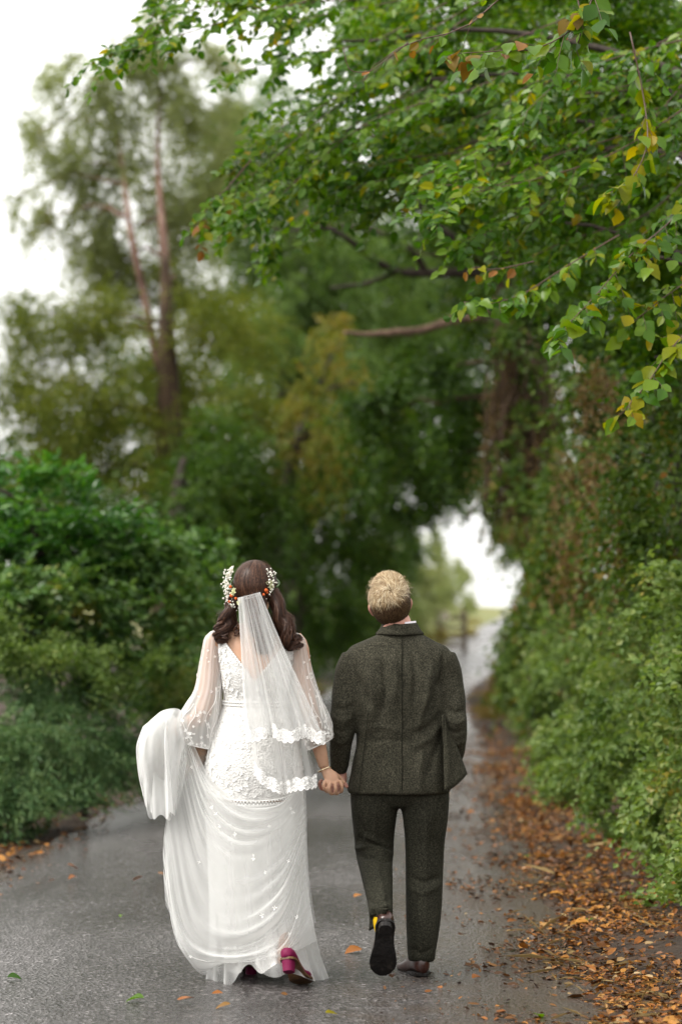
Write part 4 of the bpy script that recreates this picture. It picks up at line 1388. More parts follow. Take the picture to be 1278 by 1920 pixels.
# collar: a folded band standing round the neck
K = 26
ang = np.linspace(math.radians(-215), math.radians(35), K)
Gd = []
for tt_, (py, hw, ry) in zip(np.linspace(0, 1, 6), [(1173, 29, .062), (1171, 31, .065), (1174, 33, .068), (1180, 36, .072), (1186, 40, .077), (1191, 45, .082)]):
    row = []
    for a in ang:
        c = g_(749, py + 7 * max(0, math.sin(a)) - 2.5 * abs(math.cos(a)), .0)
        row.append(c + np.array((hw * SG * math.cos(a), (ry + .006) * math.sin(a), 0)))
    Gd.append(row)
obj('collar', slab(np.array(Gd), .005), M['tweed'], jk)
rows = []
for py, hw, ry in [(1167, 28.5, .056), (1174, 29, .058), (1184, 30, .06)]:
    rows.append([g_(750, py - 3 * math.cos(a) + 5 * max(0, math.sin(a)), 0) + np.array((hw * SG * math.cos(a), ry * math.sin(a), 0)) for a in np.linspace(0, 2 * np.pi, 30)])
obj('shirt_collar', slab(np.array(rows), .004), M['shirt'], groom)
# the open front panel pushed out by the hand in the pocket
Gd = []
for t in np.linspace(0, 1, 16):
    lft = np.array((829 + 4 * t, 1340 + 145 * t, -.118 - .020 * t))
    rgt = np.array((833 + 42 * t, 1340 + 111 * t, -.085 + .02 * t))
    Gd.append([g_(*(lft * (1 - s) + rgt * s + np.array((0, 5 * math.sin(math.pi * s) * t, -.020 * math.sin(math.pi * s) * t + .006 * math.sin(9 * s + 4 * t))))) for s in np.linspace(0, 1, 12)])
obj('jacket_front_panel', slab(np.array(Gd), .006), M['tweed'], jk)

# trousers
pel = [gring(r[0], r[1], r[2], r[3], 0, 2.3) for r in [(1440, 751, 80, .105), (1470, 750, 86, .112), (1495, 749, 84, .108), (1512, 748, 66, .08)]]
rl = [(795, 1465, 0, 46), (796, 1500, 0, 46), (797, 1535, .0, 42.5), (796, 1580, .012, 37.5), (795, 1640, .015, 35.5), (794, 1700, -.01, 34), (792, 1745, -.035, 31), (790, 1778, -.05, 27.5), (789, 1803, -.055, 25)]
ll = [(703, 1465, 0, 46), (702, 1500, 0, 45.5), (701, 1535, .02, 42), (701, 1570, .045, 38), (702, 1600, .045, 36), (704, 1622, -.02, 32), (708, 1655, -.12, 28), (712, 1690, -.21, 24), (714, 1716, -.285, 22)]
V, F, N = remesh([loft(pel), gt(rl, 30, 20), gt(ll, 30, 20)], .0065, 14)
TF = [fl([(662, 1592), (690, 1586), (738, 1602)], .008, .011), fl([(664, 1606), (700, 1602), (736, 1614)], .009, -.009), fl([(670, 1560), (700, 1572), (736, 1590)], .010, .006),
      fl([(664, 1520), (680, 1560), (668, 1590)], .013, -.007), fl([(690, 1700), (712, 1693), (735, 1697)], .006, .005), fl([(682, 1672), (705, 1680), (732, 1670)], .009, -.005),
      fl([(702, 1500), (703, 1550), (703, 1590)], .007, .005), fl([(706, 1612), (716, 1660), (722, 1700)], .006, .006), fl([(798, 1500), (797, 1640), (793, 1790)], .006, .006),
      fl([(764, 1640), (790, 1652), (828, 1640)], .010, -.006), fl([(764, 1662), (790, 1672), (826, 1656)], .009, .005), fl([(766, 1770), (790, 1782), (812, 1770)], .008, -.005),
      fl([(820, 1520), (812, 1570), (822, 1620)], .013, -.006)]
V = folds(V, N, [(a, w_, am * 1.8) for a, w_, am in TF])
V = relax(V, F, 3)
tr = obj('trousers', (V, F), M['tweed_trouser'], groom)
# turned-back hem of the lifted leg falls away from the ankle
Gd = []
for t in np.linspace(0, 1, 8):
    c0, c1, c2 = g_(694 - 2 * t, 1700 + 45 * t, -.27 + .05 * t), g_(708, 1702 + 36 * t, -.325 + .02 * t), g_(727 - 5 * t, 1704 + 14 * t, -.325 + .02 * t)
    Gd.append([(1 - s) ** 2 * c0 + 2 * s * (1 - s) * c1 + s * s * c2 for s in np.linspace(0, 1, 10)])
obj('trouser_hem', slab(np.array(Gd), .004), M['tweed_trouser'], tr)

# shoes and sock
hl, to = g_(723, 1733, -.365), g_(716, 1829, -.205)
shr = thing('tmp', '', '', (0, 0, 0))
for pname, a in (('shoe', (hl, to, np.array((0, .80, .55)), .285, .022)), ('shoe', (np.array((g_(792, 1835)[0], 10.245, .008)), np.array((g_(762, 1800)[0], 10.49, .008)), np.array((0, 0, 1.)), .285, .022))):
    e = bpy.data.objects.new(pname, None)
    COL.objects.link(e)
    e.parent = groom
    ORG[e.name] = ORG[groom.name]
    shoe(e, *a, (M['shoe_brown'], M['rubber'], M['rubber']), 1.12)
bpy.data.objects.remove(shr)
obj('sock', gt([(710, 1690, -.21, 13), (712, 1712, -.255, 13.5), (714, 1732, -.275, 14), (716, 1750, -.26, 12)], 12, 12), M['sock'], groom)
obj('sock', gt([(788, 1785, -.04, 12), (788, 1800, -.04, 12), (786, 1812, -.03, 12)], 10, 12), M['sock'], groom)

# body: head, neck, trunk, limbs and hands in one skin
RH = np.array(((math.cos(-.13), 0, math.sin(-.13)), (0, 1, 0), (-math.sin(-.13), 0, math.cos(-.13)))) @ rotz(math.radians(5)) @ rotx(math.radians(22))
HC = g_(731, 1133, .0)
parts = head_parts(RH, HC, k=1.02)
parts.append(ctube(np.array([[*(HC + RH @ np.array((0, -.03, -.05))), .064], [*g_(743, 1170, -.005), .063], [*g_(749, 1198, .0), .064], [*g_(750, 1225, .0), .08]]), 14, 16))
parts.append(loft([gring(r[0], r[1], r[2] * .80, r[3] * .8, r[4]) for r in tor[8:]] + [gring(1480, 750, 62, .08)]))
for rows, k in ((Lsl, .55), (Rsl, .55)):
    parts.append(gt([(a, b, d, r * k) for a, b, d, r in rows], 20, 12))
for rows, k in ((rl, .6), (ll, .6)):
    parts.append(gt([(a, b, d, r * k) for a, b, d, r in rows], 20, 12))
hr = .0082
# the joined hand: back of the palm on the far side, fingers hooked up between the bride's
parts.append(gt([(634, 1440, .03, 12), (636, 1452, .03, 14.5), (634, 1466, .028, 15.5), (629, 1478, .015, 12)], 12, 12, .62))
for rows in ([(617, 1478, .012), (603, 1479, -.012), (599, 1469, -.038), (604, 1461, -.046)], [(622, 1482, .006), (612, 1484, -.03), (610, 1474, -.052), (617, 1467, -.056)],
             [(630, 1483, .004), (623, 1486, -.034), (622, 1476, -.056), (628, 1467, -.058)], [(638, 1480, .006), (635, 1482, -.03), (635, 1472, -.05), (641, 1463, -.046)]):
    parts.append(finger([[*g_(a, b, d), r] for (a, b, d), r in zip(rows, (.0090, .0088, .0082, .0068))]))
parts.append(finger([[*g_(640, 1455, .025), .0105], [*g_(644, 1465, .0), .0095], [*g_(648, 1472, -.02), .009], [*g_(652, 1477, -.028), .0075]]))
# the pocketed hand
parts.append(gt([(845, 1436, .04, 11), (838, 1450, .05, 15), (830, 1464, .055, 13)], 10, 12, .6))
for k in range(4):
    parts.append(finger([[*g_(826 + 6 * k, 1462, .05 + .0 * k), .0085], [*g_(820 + 6 * k, 1478, .055), .008], [*g_(818 + 6 * k, 1490, .06), .0065]]))
parts.append(finger([[*g_(842, 1445, .03), .0095], [*g_(846, 1458, .03), .009], [*g_(845, 1468, .035), .007]]))
V, F, N = remesh(parts, .0042, 3, .45)
bd = obj('body', (V, F), M['skin_groom'], groom)
for s in (-1, 1):
    obj('eye', ball(HC + RH @ np.array((s * .032, .078, .002)), .0125, 10, 7), M['eye'], bd)


# hair: locks combed round a whorl
def head_hair(n, sel, whorl, rad, C, Rt, length, lift, width, rng, swirl=.6, rise=None, seg=8):
    d = nrm(rng.randn(n * 3, 3))
    d = d[sel(d)][:n]
    n = len(d)
    Ln = length * rng.uniform(.6, 1.2, n)
    lf = lift * rng.uniform(.5, 1.3, n)
    pts, outs = [], []
    ph = rng.randn(n) * .33
    for k in range(seg):
        t = k / (seg - 1)
        r = np.asarray(rad)
        up = lf * math.sin(math.pi * min(1, t * .8 + .08))
        if rise is not None:
            up = up + rise(d) * t * rng.uniform(.6, 1.2, n)
        pts.append(C + (d * (r + up[:, None])) @ Rt.T)
        outs.append(d @ Rt.T)
        f = d - whorl * (d @ whorl)[:, None]
        f = nrm(f - d * np.sum(f * d, 1)[:, None])
        g = np.cross(d, f)
        an = swirl * (1 - .6 * t) + ph + .25 * np.sin(d[:, 0] * 9 + d[:, 2] * 7)
        d = nrm(d + (f * np.cos(an)[:, None] + g * np.sin(an)[:, None]) * (Ln / seg / .095)[:, None])
    return ribbons(np.stack(pts, 1), np.stack(outs, 1), width * rng.uniform(.6, 1.3, n))


rng = np.random.RandomState(3)
WL = RH.T @ nrm(np.array((.03, -.92, .40)))
HR = np.array((.086, .104, .108))
HC2 = HC + RH @ np.array((0, -.012, .018))
top = lambda d: ((d[:, 1] < .50) | (d[:, 2] > .62)) & ((d @ RH.T)[:, 2] > .10 + rng.uniform(-.22, .22, len(d)) + .5 * np.clip((d @ RH.T)[:, 0], 0, 1)) & ~((np.abs(d[:, 0]) > .72) & (d[:, 2] < -.05) & (d[:, 1] > -.35))
nape = lambda d: (d[:, 1] < .1) & (d[:, 2] <= .25) & (d[:, 2] > -.97)
rise = lambda d: .020 * np.clip((d[:, 2] - .55) * 3, 0, 1) * np.clip(d[:, 1] * 2 + .9, 0, 1)
shell = ball(HC2, HR * .985, 30, 20, RH)
sv = (shell[0] - HC2) @ RH / HR
keep = ((sv[:, 1] < .5) | (sv[:, 2] > .6)) & (sv[:, 2] > -.9) & ~((np.abs(sv[:, 0]) > .75) & (sv[:, 2] < 0) & (sv[:, 1] > -.3))
capF = [f for f in shell[1] if all(keep[list(f)])]
up_l = strips_to_list(head_hair(6500, top, WL, HR, HC2, RH, .046, .0085, .0019, rng, .55, rise, 9))
fly = strips_to_list(head_hair(260, top, WL, HR, HC2, RH, .055, .016, .0009, rng, .5, lambda d: .016 * np.clip(d[:, 2] * 2, 0, 1), 9))
obj('hair', join([up_l, fly]), M['hair_blond'], groom, kind='stuff')
obj('cropped_hair', join([(shell[0], capF), strips_to_list(head_hair(4200, nape, WL, HR * .985, HC2, RH, .020, .003, .0016, rng, .2))]), M['hair_nape'], groom, kind='stuff')

# ---------- the bride
YB = 10.25
b_ = lambda px, py, dy=0.: P(px, py, YB + dy)
SB = YB / FPX
bride = thing('person', 'bride in white lace gown and long veil lifting her train', 'person', (b_(480, 1830)[0], YB, .0))
tabB = crv([(1176, 480, 60, .066, 0), (1190, 480, 71, .078, 0), (1210, 480, 74, .090, -.005), (1240, 480, 70, .102, -.01), (1275, 479, 65, .106, -.008), (1315, 479, 60, .100, .0), (1350, 478, 70, .118, -.005),
            (1400, 477, 85, .142, -.012), (1440, 476, 91, .156, -.015), (1495, 476, 92, .158, -.012), (1520, 476, 91, .158, -.012)], 90)


def dress_pt(a, py, grow=0.):
    cx, hw, ry, dy = [np.interp(py, tabB[:, 0], tabB[:, k]) for k in (1, 2, 3, 4)]
    ca, sa = math.cos(a), math.sin(a)
    e = 2 / 2.25
    c = b_(cx, py, dy)
    return c + np.array(((hw * SB + grow) * np.sign(ca) * abs(ca) ** e, (ry + grow) * np.sign(sa) * abs(sa) ** e, 0))


def neck_top(a):
    ca, sa = abs(math.cos(a)), math.sin(a)
    return (1275 if sa < 0 else 1222) - (95 if sa < 0 else 42) * min(1, ca / .95)


NA = 96
AN = np.linspace(0, 2 * np.pi, NA, endpoint=False)
Gd = np.array([[dress_pt(a, neck_top(a) + v * (1496 - neck_top(a))) for a in AN] for v in np.linspace(0, 1, 64)])
wr = .0022 * np.sin(Gd[..., 2] * 60 + Gd[..., 0] * 35 + 2 * np.sin(Gd[..., 0] * 20)) * np.clip((Gd[..., 2] - .95) * 4, 0, 1)
Gd[..., 1] -= np.abs(wr)
bod = obj('bodice', (Gd.reshape(-1, 3), grid_faces(64, NA)[:, ::-1]), M['lace'], bride)
# sewn flowers over the back of the bodice
rng = np.random.RandomState(5)
pts, nor, rad = [], [], []
while len(pts) < 420:
    a = rng.uniform(math.radians(-190), math.radians(10))
    py = rng.uniform(1185, 1488)
    if py < neck_top(a) + 6:
        continue
    p = dress_pt(a, py, .001)
    nv = dress_pt(a, py, .02) - p
    pts.append(p), nor.append(nv), rad.append(rng.uniform(.006, .014))
obj('lace_flowers', blossoms(np.array(pts), np.array(nor), rad, 5, .001, rng, .18), M['applique'], bod, kind='stuff')


def trim(name, fpy, a0, a1, parent, n=70, gap=5.):
    bits = []
    for off in (-gap, gap):
        bits.append(tube(np.array([dress_pt(a, fpy(a) + off, .003) for a in np.linspace(a0, a1, n)]), .0019, 6))
    for k, a in enumerate(np.linspace(a0, a1, n)):
        bits.append(ball(dress_pt(a, fpy(a) + (2.2 if k % 2 else -2.2), .0035), .0034, 6, 4))
    obj(name, join(bits), M['applique'], parent)


trim('waist_trim', lambda a: 1316 + 3 * math.sin(-a), math.radians(-190), math.radians(10), bod, 80, 3.5)
trim('hip_trim', lambda a: 1471 + 30 * max(0, math.sin(-a)), math.radians(-185), math.radians(5), bod, 110, 4.5)
trim('neck_trim', lambda a: neck_top(a) + 3, math.radians(-180), math.radians(-95), bod, 60, 1.2)
trim('neck_trim', lambda a: neck_top(a) + 3, math.radians(-85), math.radians(0), bod, 60, 1.2)

# satin skirt and its net overskirt
def skirt(tab, rip, nf, ph, name, mat, lift=lambda a: 0., rows=50, na=140, push=0.):
    t = crv(tab, rows)
    A = np.linspace(0, 2 * np.pi, na, endpoint=False)
    Gd = []
    for i, (py, cx, hw, ry, dy) in enumerate(t):
        v = i / (rows - 1)
        r = []
        for a in A:
            k = 1 + rip * v ** .8 * (math.sin(nf * a + ph + 1.2 * v) * .6 + .4 * math.sin((nf * 2 + 1) * a + 2 * ph - v))
            c = b_(cx, py + v ** 3 * lift(a), dy)
            r.append(c + np.array((hw * SB * k * math.cos(a), ry * k * math.sin(a) - push * v ** 2.2 * math.exp(-((a - 5.2) / .5) ** 2), 0)))
        Gd.append(r)
    return obj(name, (np.array(Gd).reshape(-1, 3), grid_faces(rows, na)[:, ::-1]), mat, bride)


skirt([(1482, 476, 89, .150, -.012), (1540, 477, 88, .156, -.01), (1620, 479, 83, .16, -.01), (1700, 482, 76, .165, -.02), (1770, 486, 70, .17, -.03), (1818, 488, 64, .175, -.03)],
      .11, 7, .4, 'skirt', M['satin'], lambda a: 6 * math.sin(3 * a + .6) - 26 * math.exp(-((a - 5.25) / .38) ** 2) - 28 * math.exp(-((a - 4.45) / .28) ** 2), push=.12)
skirt([(1488, 476, 92.5, .158, -.012), (1540, 478, 92, .166, -.015), (1620, 481, 90, .178, -.03), (1700, 486, 90, .20, -.04), (1780, 494, 96, .225, -.05), (1838, 502, 106, .25, -.06)],
      .10, 9, 1.3, 'overskirt', M['train'], lambda a: 5 * math.sin(5 * a) - 36 * math.exp(-((a - 5.2) / .42) ** 2) - 46 * math.exp(-((a - 4.42) / .28) ** 2), push=.08)

# the lifted train: swags running from the raised hand to the far hip
TT = np.array([[(352, 1385, -.03), (392, 1466, -.14), (452, 1512, -.225), (520, 1510, -.215), (567, 1462, -.07)],
               [(344, 1396, -.03), (384, 1530, -.16), (446, 1588, -.245), (520, 1566, -.235), (569, 1494, -.09)],
               [(330, 1430, -.03), (377, 1622, -.17), (440, 1676, -.265), (520, 1632, -.26), (571, 1535, -.11)],
               [(317, 1500, -.03), (362, 1712, -.17), (436, 1760, -.28), (522, 1712, -.285), (572, 1590, -.13)],
               [(306, 1590, -.03), (334, 1768, -.13), (424, 1806, -.25), (530, 1776, -.30), (576, 1655, -.16)],
               [(310, 1690, -.02), (370, 1820, -.08), (450, 1796, -.20), (532, 1790, -.30), (590, 1745, -.22)],
               [(312, 1700, -.01), (374, 1824, -.07), (458, 1802, -.17), (545, 1790, -.30), (616, 1846, -.22)]], float)


def swag(TT, ns, nt_, amp, fq, ph):
    rows = [crv(r, ns) for r in TT]
    A = np.stack([crv(np.array([r[j] for r in rows]), nt_) for j in range(ns)], 1)      # (nt, ns, 3) in px,py,dy
    S, T = np.meshgrid(np.linspace(0, 1, ns), np.linspace(0, 1, nt_))
    cus = lambda x: 1.6 * (1 - np.abs(np.sin(x * .5)) ** .55) - .5
    rip = cus(2 * np.pi * fq * T ** .9 + ph + 1.3 * np.sin(2.2 * S + ph)) + .6 * cus(2 * np.pi * fq * 1.9 * T + 2.1 * S + 2 * ph)
    rip = rip + .45 * np.sin(2 * np.pi * fq * 3.7 * T - 4 * S + 2 * np.sin(5 * T)) * np.sin(7 * T + 2 * S + ph)
    rip = rip * (.55 + .45 * np.sin(9 * T + 3.1 * S + ph))
    A[..., 2] += amp * rip * (.35 + .65 * np.sin(np.pi * np.clip(S, .04, .96)))
    A[..., 1] += 5 * rip * np.sin(np.pi * S) * .6
    return np.array([[b_(*q) for q in r] for r in A])


Gd = swag(TT, 56, 150, .027, 4.6, .3)
Gd[..., 2] = np.maximum(Gd[..., 2], .02)
trn = obj('train', (Gd.reshape(-1, 3), grid_faces(130, 56, False)), M['train'], bride)
G2 = swag(TT + np.array((4, -6, .035)), 50, 110, .022, 2.7, 2.1)
G2[..., 2] = np.maximum(G2[..., 2], .02)
obj('train_lining', (G2.reshape(-1, 3), grid_faces(90, 50, False)), M['train'], trn)
ii = rng.randint(14, 125, 18)
jj = rng.randint(4, 50, 18)
obj('sewn_flowers', blossoms(Gd[ii, jj], np.tile((0., -1, .1), (18, 1)), rng.uniform(.007, .012, 18), 4, .004, rng, .25), M['applique'], trn, kind='stuff')

# cloth gathered over the raised forearm: layers of net hanging from the closed hand
def drape(rows, ns, nt_, amp, fq, ph):
    """rows from the grip down, each a list of (px, py, dy) across; folds run down the cloth"""
    c = [crv(r, ns) for r in rows]
    A = np.stack([crv(np.array([r[k] for r in c]), nt_) for k in range(ns)], 1)
    S, T = np.meshgrid(np.linspace(0, 1, ns), np.linspace(0, 1, nt_))
    x = 2 * np.pi * fq * (S + .06 * np.sin(3 * T + ph)) + ph
    rip = 1.5 * np.abs(np.sin(x * .5)) ** .8 - .9 + .45 * np.sin(1.7 * x + 1.7 * T + 2 * np.sin(2 * S + ph)) + .12 * np.sin(4.1 * x - 3 * T) * T
    g = amp * np.clip(T * 2.2 + .15, 0, 1)
    A[..., 2] -= g * rip
    A[..., 0] += g / SB * .45 * np.cos(x) * np.sin(np.pi * S)
    rg = np.random.RandomState(int(ph * 100))
    for _ in range(14):                                          # soft crumpling
        fx, fy, p0 = rg.uniform(-14, 14), rg.uniform(-9, 9), rg.uniform(0, 6.28)
        A[..., 2] += .0062 * np.sin(fx * S + fy * T + p0 + .8 * np.sin(4 * S - 3 * T)) * np.clip(T * 3 + .2, 0, 1)
    A[..., 1] += 5 * T ** 6 * np.sin(2.1 * x)
    A[..., 1] += 3.0 * np.sin(9 * T + 5 * S + ph) * T * (1 - T) * 2
    return np.array([[b_(*v) for v in r] for r in A])


lay = [([[(288, 1345, .02), (304, 1333, -.05), (324, 1328, -.08), (340, 1332, -.05), (352, 1348, -.01)],
         [(266, 1368, .03), (284, 1356, -.08), (310, 1352, -.13), (336, 1360, -.10), (350, 1376, -.02)],
         [(257, 1410, .03), (276, 1408, -.08), (304, 1408, -.13), (332, 1404, -.10), (347, 1404, -.02)],
         [(262, 1458, .03), (280, 1462, -.07), (304, 1466, -.11), (326, 1456, -.09), (340, 1446, -.02)],
         [(271, 1500, .02), (280, 1527, -.05), (303, 1533, -.08), (326, 1531, -.07), (335, 1506, -.01)]], 110, 70, .022, 1.7, .5, 'gathered_train'),
       ([[(292, 1344, .0), (306, 1337, -.07), (318, 1334, -.10), (328, 1340, -.08)],
         [(278, 1384, -.03), (296, 1372, -.12), (312, 1372, -.14), (330, 1380, -.09)],
         [(274, 1440, -.03), (292, 1440, -.11), (310, 1440, -.135), (330, 1440, -.08)],
         [(281, 1526, -.02), (294, 1532, -.09), (312, 1531, -.11), (329, 1524, -.06)]], 80, 60, .018, 1.3, 2., 'gathered_fold'),
       ([[(268, 1362, .05), (282, 1352, .0), (300, 1346, -.03)],
         [(256, 1400, .06), (262, 1398, -.01), (272, 1396, -.06)],
         [(259, 1446, .06), (266, 1450, -.01), (277, 1452, -.05)],
         [(268, 1488, .05), (276, 1500, .0), (286, 1506, -.03)]], 40, 50, .008, 2.2, 1.1, 'gathered_edge'),
       ([[(318, 1340, .0), (332, 1346, -.05), (346, 1362, -.03), (352, 1380, .0)],
         [(312, 1390, .0), (326, 1396, -.06), (342, 1402, -.04), (352, 1408, .0)],
         [(308, 1450, .02), (322, 1454, -.03), (338, 1452, -.02), (348, 1446, .02)],
         [(306, 1512, .03), (318, 1520, .0), (330, 1512, .0), (340, 1492, .03)]], 60, 50, .014, 1.2, 3.3, 'gathered_tail')]
for rows, ns, nt_, am, fq, ph, nm in lay:
    Gd = drape([[tuple(map(float, v)) for v in r] for r in rows], ns, nt_, am, fq, ph)
    obj(nm, (Gd.reshape(-1, 3), grid_faces(nt_, ns, False)), M['bundle'], bride)


# sleeves: gathered net bells with sewn sprays
def sleeve(rows, name, nfl, seed):
    rng = np.random.RandomState(seed)
    t = crv(rows, 44)
    A = np.linspace(0, 2 * np.pi, 90, endpoint=False)
    Gd = []
    for i, (py, cx, hw, ry, dy, tilt) in enumerate(t):
        v = i / 43
        k = 1 + (.03 + .05 * math.sin(math.pi * v)) * (np.sin(8 * A + 1.4 * v) * .6 + .5 * np.sin(13 * A + seed - v))
        c = b_(cx, py, dy)
        Gd.append(np.stack([c[0] + hw * SB * k * np.cos(A), c[1] + ry * k * np.sin(A), c[2] + tilt * SB * np.cos(A)], 1))
    Gd = np.array(Gd)
    o = obj(name, (Gd.reshape(-1, 3), grid_faces(44, 90)[:, ::-1]), M['sleeve'], bride)
    back = np.where(np.sin(A) < .35)[0]
    pts, nor, rad = [], [], []
    for _ in range(nfl):
        i = int(43 * min(.98, rng.beta(3.2, 1.2)))
        j = rng.choice(back)
        pts.append(Gd[i, j]), nor.append(Gd[i, j] - Gd[i].mean(0)), rad.append(rng.uniform(.004, .010))
    bits = [blossoms(np.array(pts), np.array(nor), rad, 5, .002, rng, .2)]
    for _ in range(9):                                           # trailing stems of the embroidery
        j = rng.choice(back)
        i0 = rng.randint(14, 26)
        q = [Gd[min(43, i0 + 2 * m), (j + int(3 * math.sin(m * .9 + j))) % 90] + nrm(Gd[min(43, i0 + 2 * m), j] - Gd[min(43, i0 + 2 * m)].mean(0)) * .003 for m in range(9)]
        bits.append(tube(crv(np.array(q), 22), .0014, 5))
    obj('sleeve_flowers', join(bits), M['applique'], o, kind='stuff')
    q = np.concatenate([Gd[-1], Gd[-1][:2]])
    obj('cuff_trim', join([tube(q + np.array((0, 0, .0)), .003, 6)]), M['applique'], o)


sleeve([(1180, 405, 10, .030, 0, 4), (1190, 400, 16, .046, 0, 6), (1215, 397, 18, .052, 0, 4), (1250, 394, 21, .058, -.005, 2), (1290, 390, 25, .066, -.02, 2), (1322, 380, 33, .078, -.025, 3), (1348, 372, 38, .086, -.025, 0), (1372, 368, 36, .084, -.02, -5),
        (1390, 371, 30, .074, -.02, -7), (1399, 374, 24, .06, -.02, -5)], 'sleeve', 120, 1)
sleeve([(1186, 556, 10, .030, 0, -4), (1196, 559, 15, .046, 0, -6), (1220, 561, 17, .052, 0, -4), (1255, 565, 20, .058, -.005, -2), (1295, 572, 24, .066, -.02, 0), (1330, 580, 28, .076, -.03, 2), (1362, 589, 30, .08, -.03, 6), (1384, 595, 28, .076, -.02, 9),
        (1396, 597, 24, .066, -.01, 11)], 'sleeve', 120, 2)


# veil: two tiers falling from a comb
def veil(name, mat, Ls, Rs, dys, hem, nu_, nv_, fq, amp, ph, scal):
    L, Rr = crv(Ls, nv_), crv(Rs, nv_)
    dy = crv(np.array(dys)[:, None], nv_)[:, 0]
    Gd = []
    for i in range(nv_):
        v = i / (nv_ - 1)
        row = []
        for j in range(nu_):
            u = j / (nu_ - 1)
            px = L[i, 0] * (1 - u) + Rr[i, 0] * u
            py = L[i, 1] * (1 - u) + Rr[i, 1] * u + v ** 2 * hem(u)
            f = math.sin(2 * math.pi * fq * u ** .9 + ph + .8 * v) + .5 * math.sin(2 * math.pi * fq * 2.3 * u + 2 * ph)
            g2 = math.cos(2 * math.pi * fq * u ** .9 + ph + .8 * v)
            a = amp * (.12 + .88 * v ** .8)
            row.append(b_(px + a / SB * .55 * g2 * min(1, 6 * u * (1 - u)), py, dy[i] + a * f - .02 * math.sin(math.pi * u)))
        Gd.append(row)
    Gd = np.array(Gd)
    o = obj(name, (Gd.reshape(-1, 3), grid_faces(nv_, nu_, False)), mat, bride)
    # scalloped lace border along the hem
    e0, e1 = Gd[-1] + np.array((0, -.002, .034)) + (Gd[-2] - Gd[-1]) * .2, Gd[-1] + np.array((0, -.004, 0))
    uu = np.linspace(0, 1, nu_)
    rows = []
    for k in np.linspace(0, 1, 7):
        top_w = .012 * np.abs(np.sin(uu * math.pi * scal * .5 + .8))
        low_w = -.010 * np.abs(np.sin(uu * math.pi * scal))
        q = e0 * (1 - k) + e1 * k
        q[:, 2] += top_w * (1 - k) + low_w * k
        rows.append(q)
    obj('lace_border', (np.array(rows).reshape(-1, 3), grid_faces(7, nu_, False)), M['lace_edge'], o)
    q = rows[-1]
    obj('border_cord', tube(q, .0022, 5), M['applique'], o)
    m = rng.randint(0, nu_, 70)
    kk = rng.randint(1, 6, 70)
    P0 = np.array([rows[a][b] for a, b in zip(kk, m)])
    obj('border_flowers', blossoms(P0, np.tile((0., -1, .1), (70, 1)), rng.uniform(.004, .008, 70), 5, .001, rng, .2), M['applique'], o, kind='stuff')
    return o


veil('veil_lower_tier', M['veil_lower'], [(452, 1124), (457, 1230), (466, 1350), (474, 1450)], [(485, 1114), (520, 1222), (566, 1345), (594, 1468)], [-.118, -.165, -.205, -.235],
     lambda u: 26 * math.sin(math.pi * u) - 4 * math.cos(9 * u), 170, 60, 1.9, .020, .5, 15)
_vu = veil('veil_upper_tier', M['veil'], [(447, 1121), (451, 1200), (456, 1300), (461, 1388)], [(487, 1111), (529, 1212), (574, 1308), (610, 1392)], [-.125, -.18, -.225, -.258],
     lambda u: -9 * math.sin(math.pi * u) + 8 * math.sin(13 * u + 1) * math.sin(math.pi * u), 170, 60, 2.4, .020, 1.7, 17)
for Ls, Rs, fq, ph in (([(446, 1121), (450, 1200), (455, 1300), (461, 1378)], [(457, 1119), (474, 1200), (500, 1300), (522, 1378)], 1.6, .6),
                       ([(480, 1113), (499, 1200), (519, 1292), (540, 1378)], [(488, 1111), (531, 1212), (575, 1308), (607, 1384)], 1.9, 2.2)):
    L, Rr, dd = crv(Ls, 50), crv(Rs, 50), crv(np.array([-.129, -.186, -.232, -.262])[:, None], 50)[:, 0]
    Gd = [[b_(L[i, 0] * (1 - u) + Rr[i, 0] * u + 2.5 * (i / 49) * math.cos(6.28 * fq * u + ph), L[i, 1] * (1 - u) + Rr[i, 1] * u, dd[i] - .014 * (.2 + i / 49) * math.sin(6.28 * fq * u + ph)) for u in np.linspace(0, 1, 60)] for i in range(50)]
    obj('veil_fold', (np.array(Gd).reshape(-1, 3), grid_faces(50, 60, False)), M['veil_fold'], _vu)
obj('comb', slab(np.array([[b_(446 + 42 * s, 1122 - 11 * s - 1 + 7 * t, -.122 - .014 * math.sin(math.pi * s)) for s in np.linspace(0, 1, 14)] for t in (0, .5, 1)]), .003), M['veil'], bride)

# body
RB = rotz(math.radians(-8)) @ rotx(math.radians(-2))
BC = b_(478, 1110, .0)
parts = head_parts(RB, BC, k=.96)
parts.append(ctube(np.array([[*(BC + np.array((0, -.02, -.04))), .046], [*b_(479, 1150, -.005), .045], [*b_(479, 1170, -.005), .052], [*b_(480, 1195, 0), .07]]), 12, 16))
parts.append(loft([sell(b_(480, 1168, -.004), 30 * SB, .050, 2.2, 36)] + [sell(b_(480, 1176, 0), 46 * SB, .060, 2.3, 36)] +
                  [sell(b_(r[1], r[0], r[4]), (r[2] - 2.5) * SB, r[3] - .006, 2.25, 36) for r in tabB[6:-8]]))
bar = lambda rows, n=20, s=12, fl_=1.: ctube(np.array([[*b_(a, b, d), r] for a, b, d, r in rows]), n, s, fl_)
parts.append(bar([(412, 1200, 0, .046), (400, 1215, 0, .045), (393, 1260, -.012, .041), (386, 1310, -.03, .038), (380, 1338, -.035, .036), (362, 1352, .04, .033), (345, 1362, .12, .027), (336, 1366, .165, .023)]))
parts.append(bar([(548, 1200, 0, .046), (559, 1215, 0, .045), (566, 1260, -.012, .041), (575, 1310, -.03, .038), (582, 1338, -.035, .037), (592, 1375, -.025, .0335), (600, 1408, -.01, .0295), (607, 1436, .0, .0225)]))
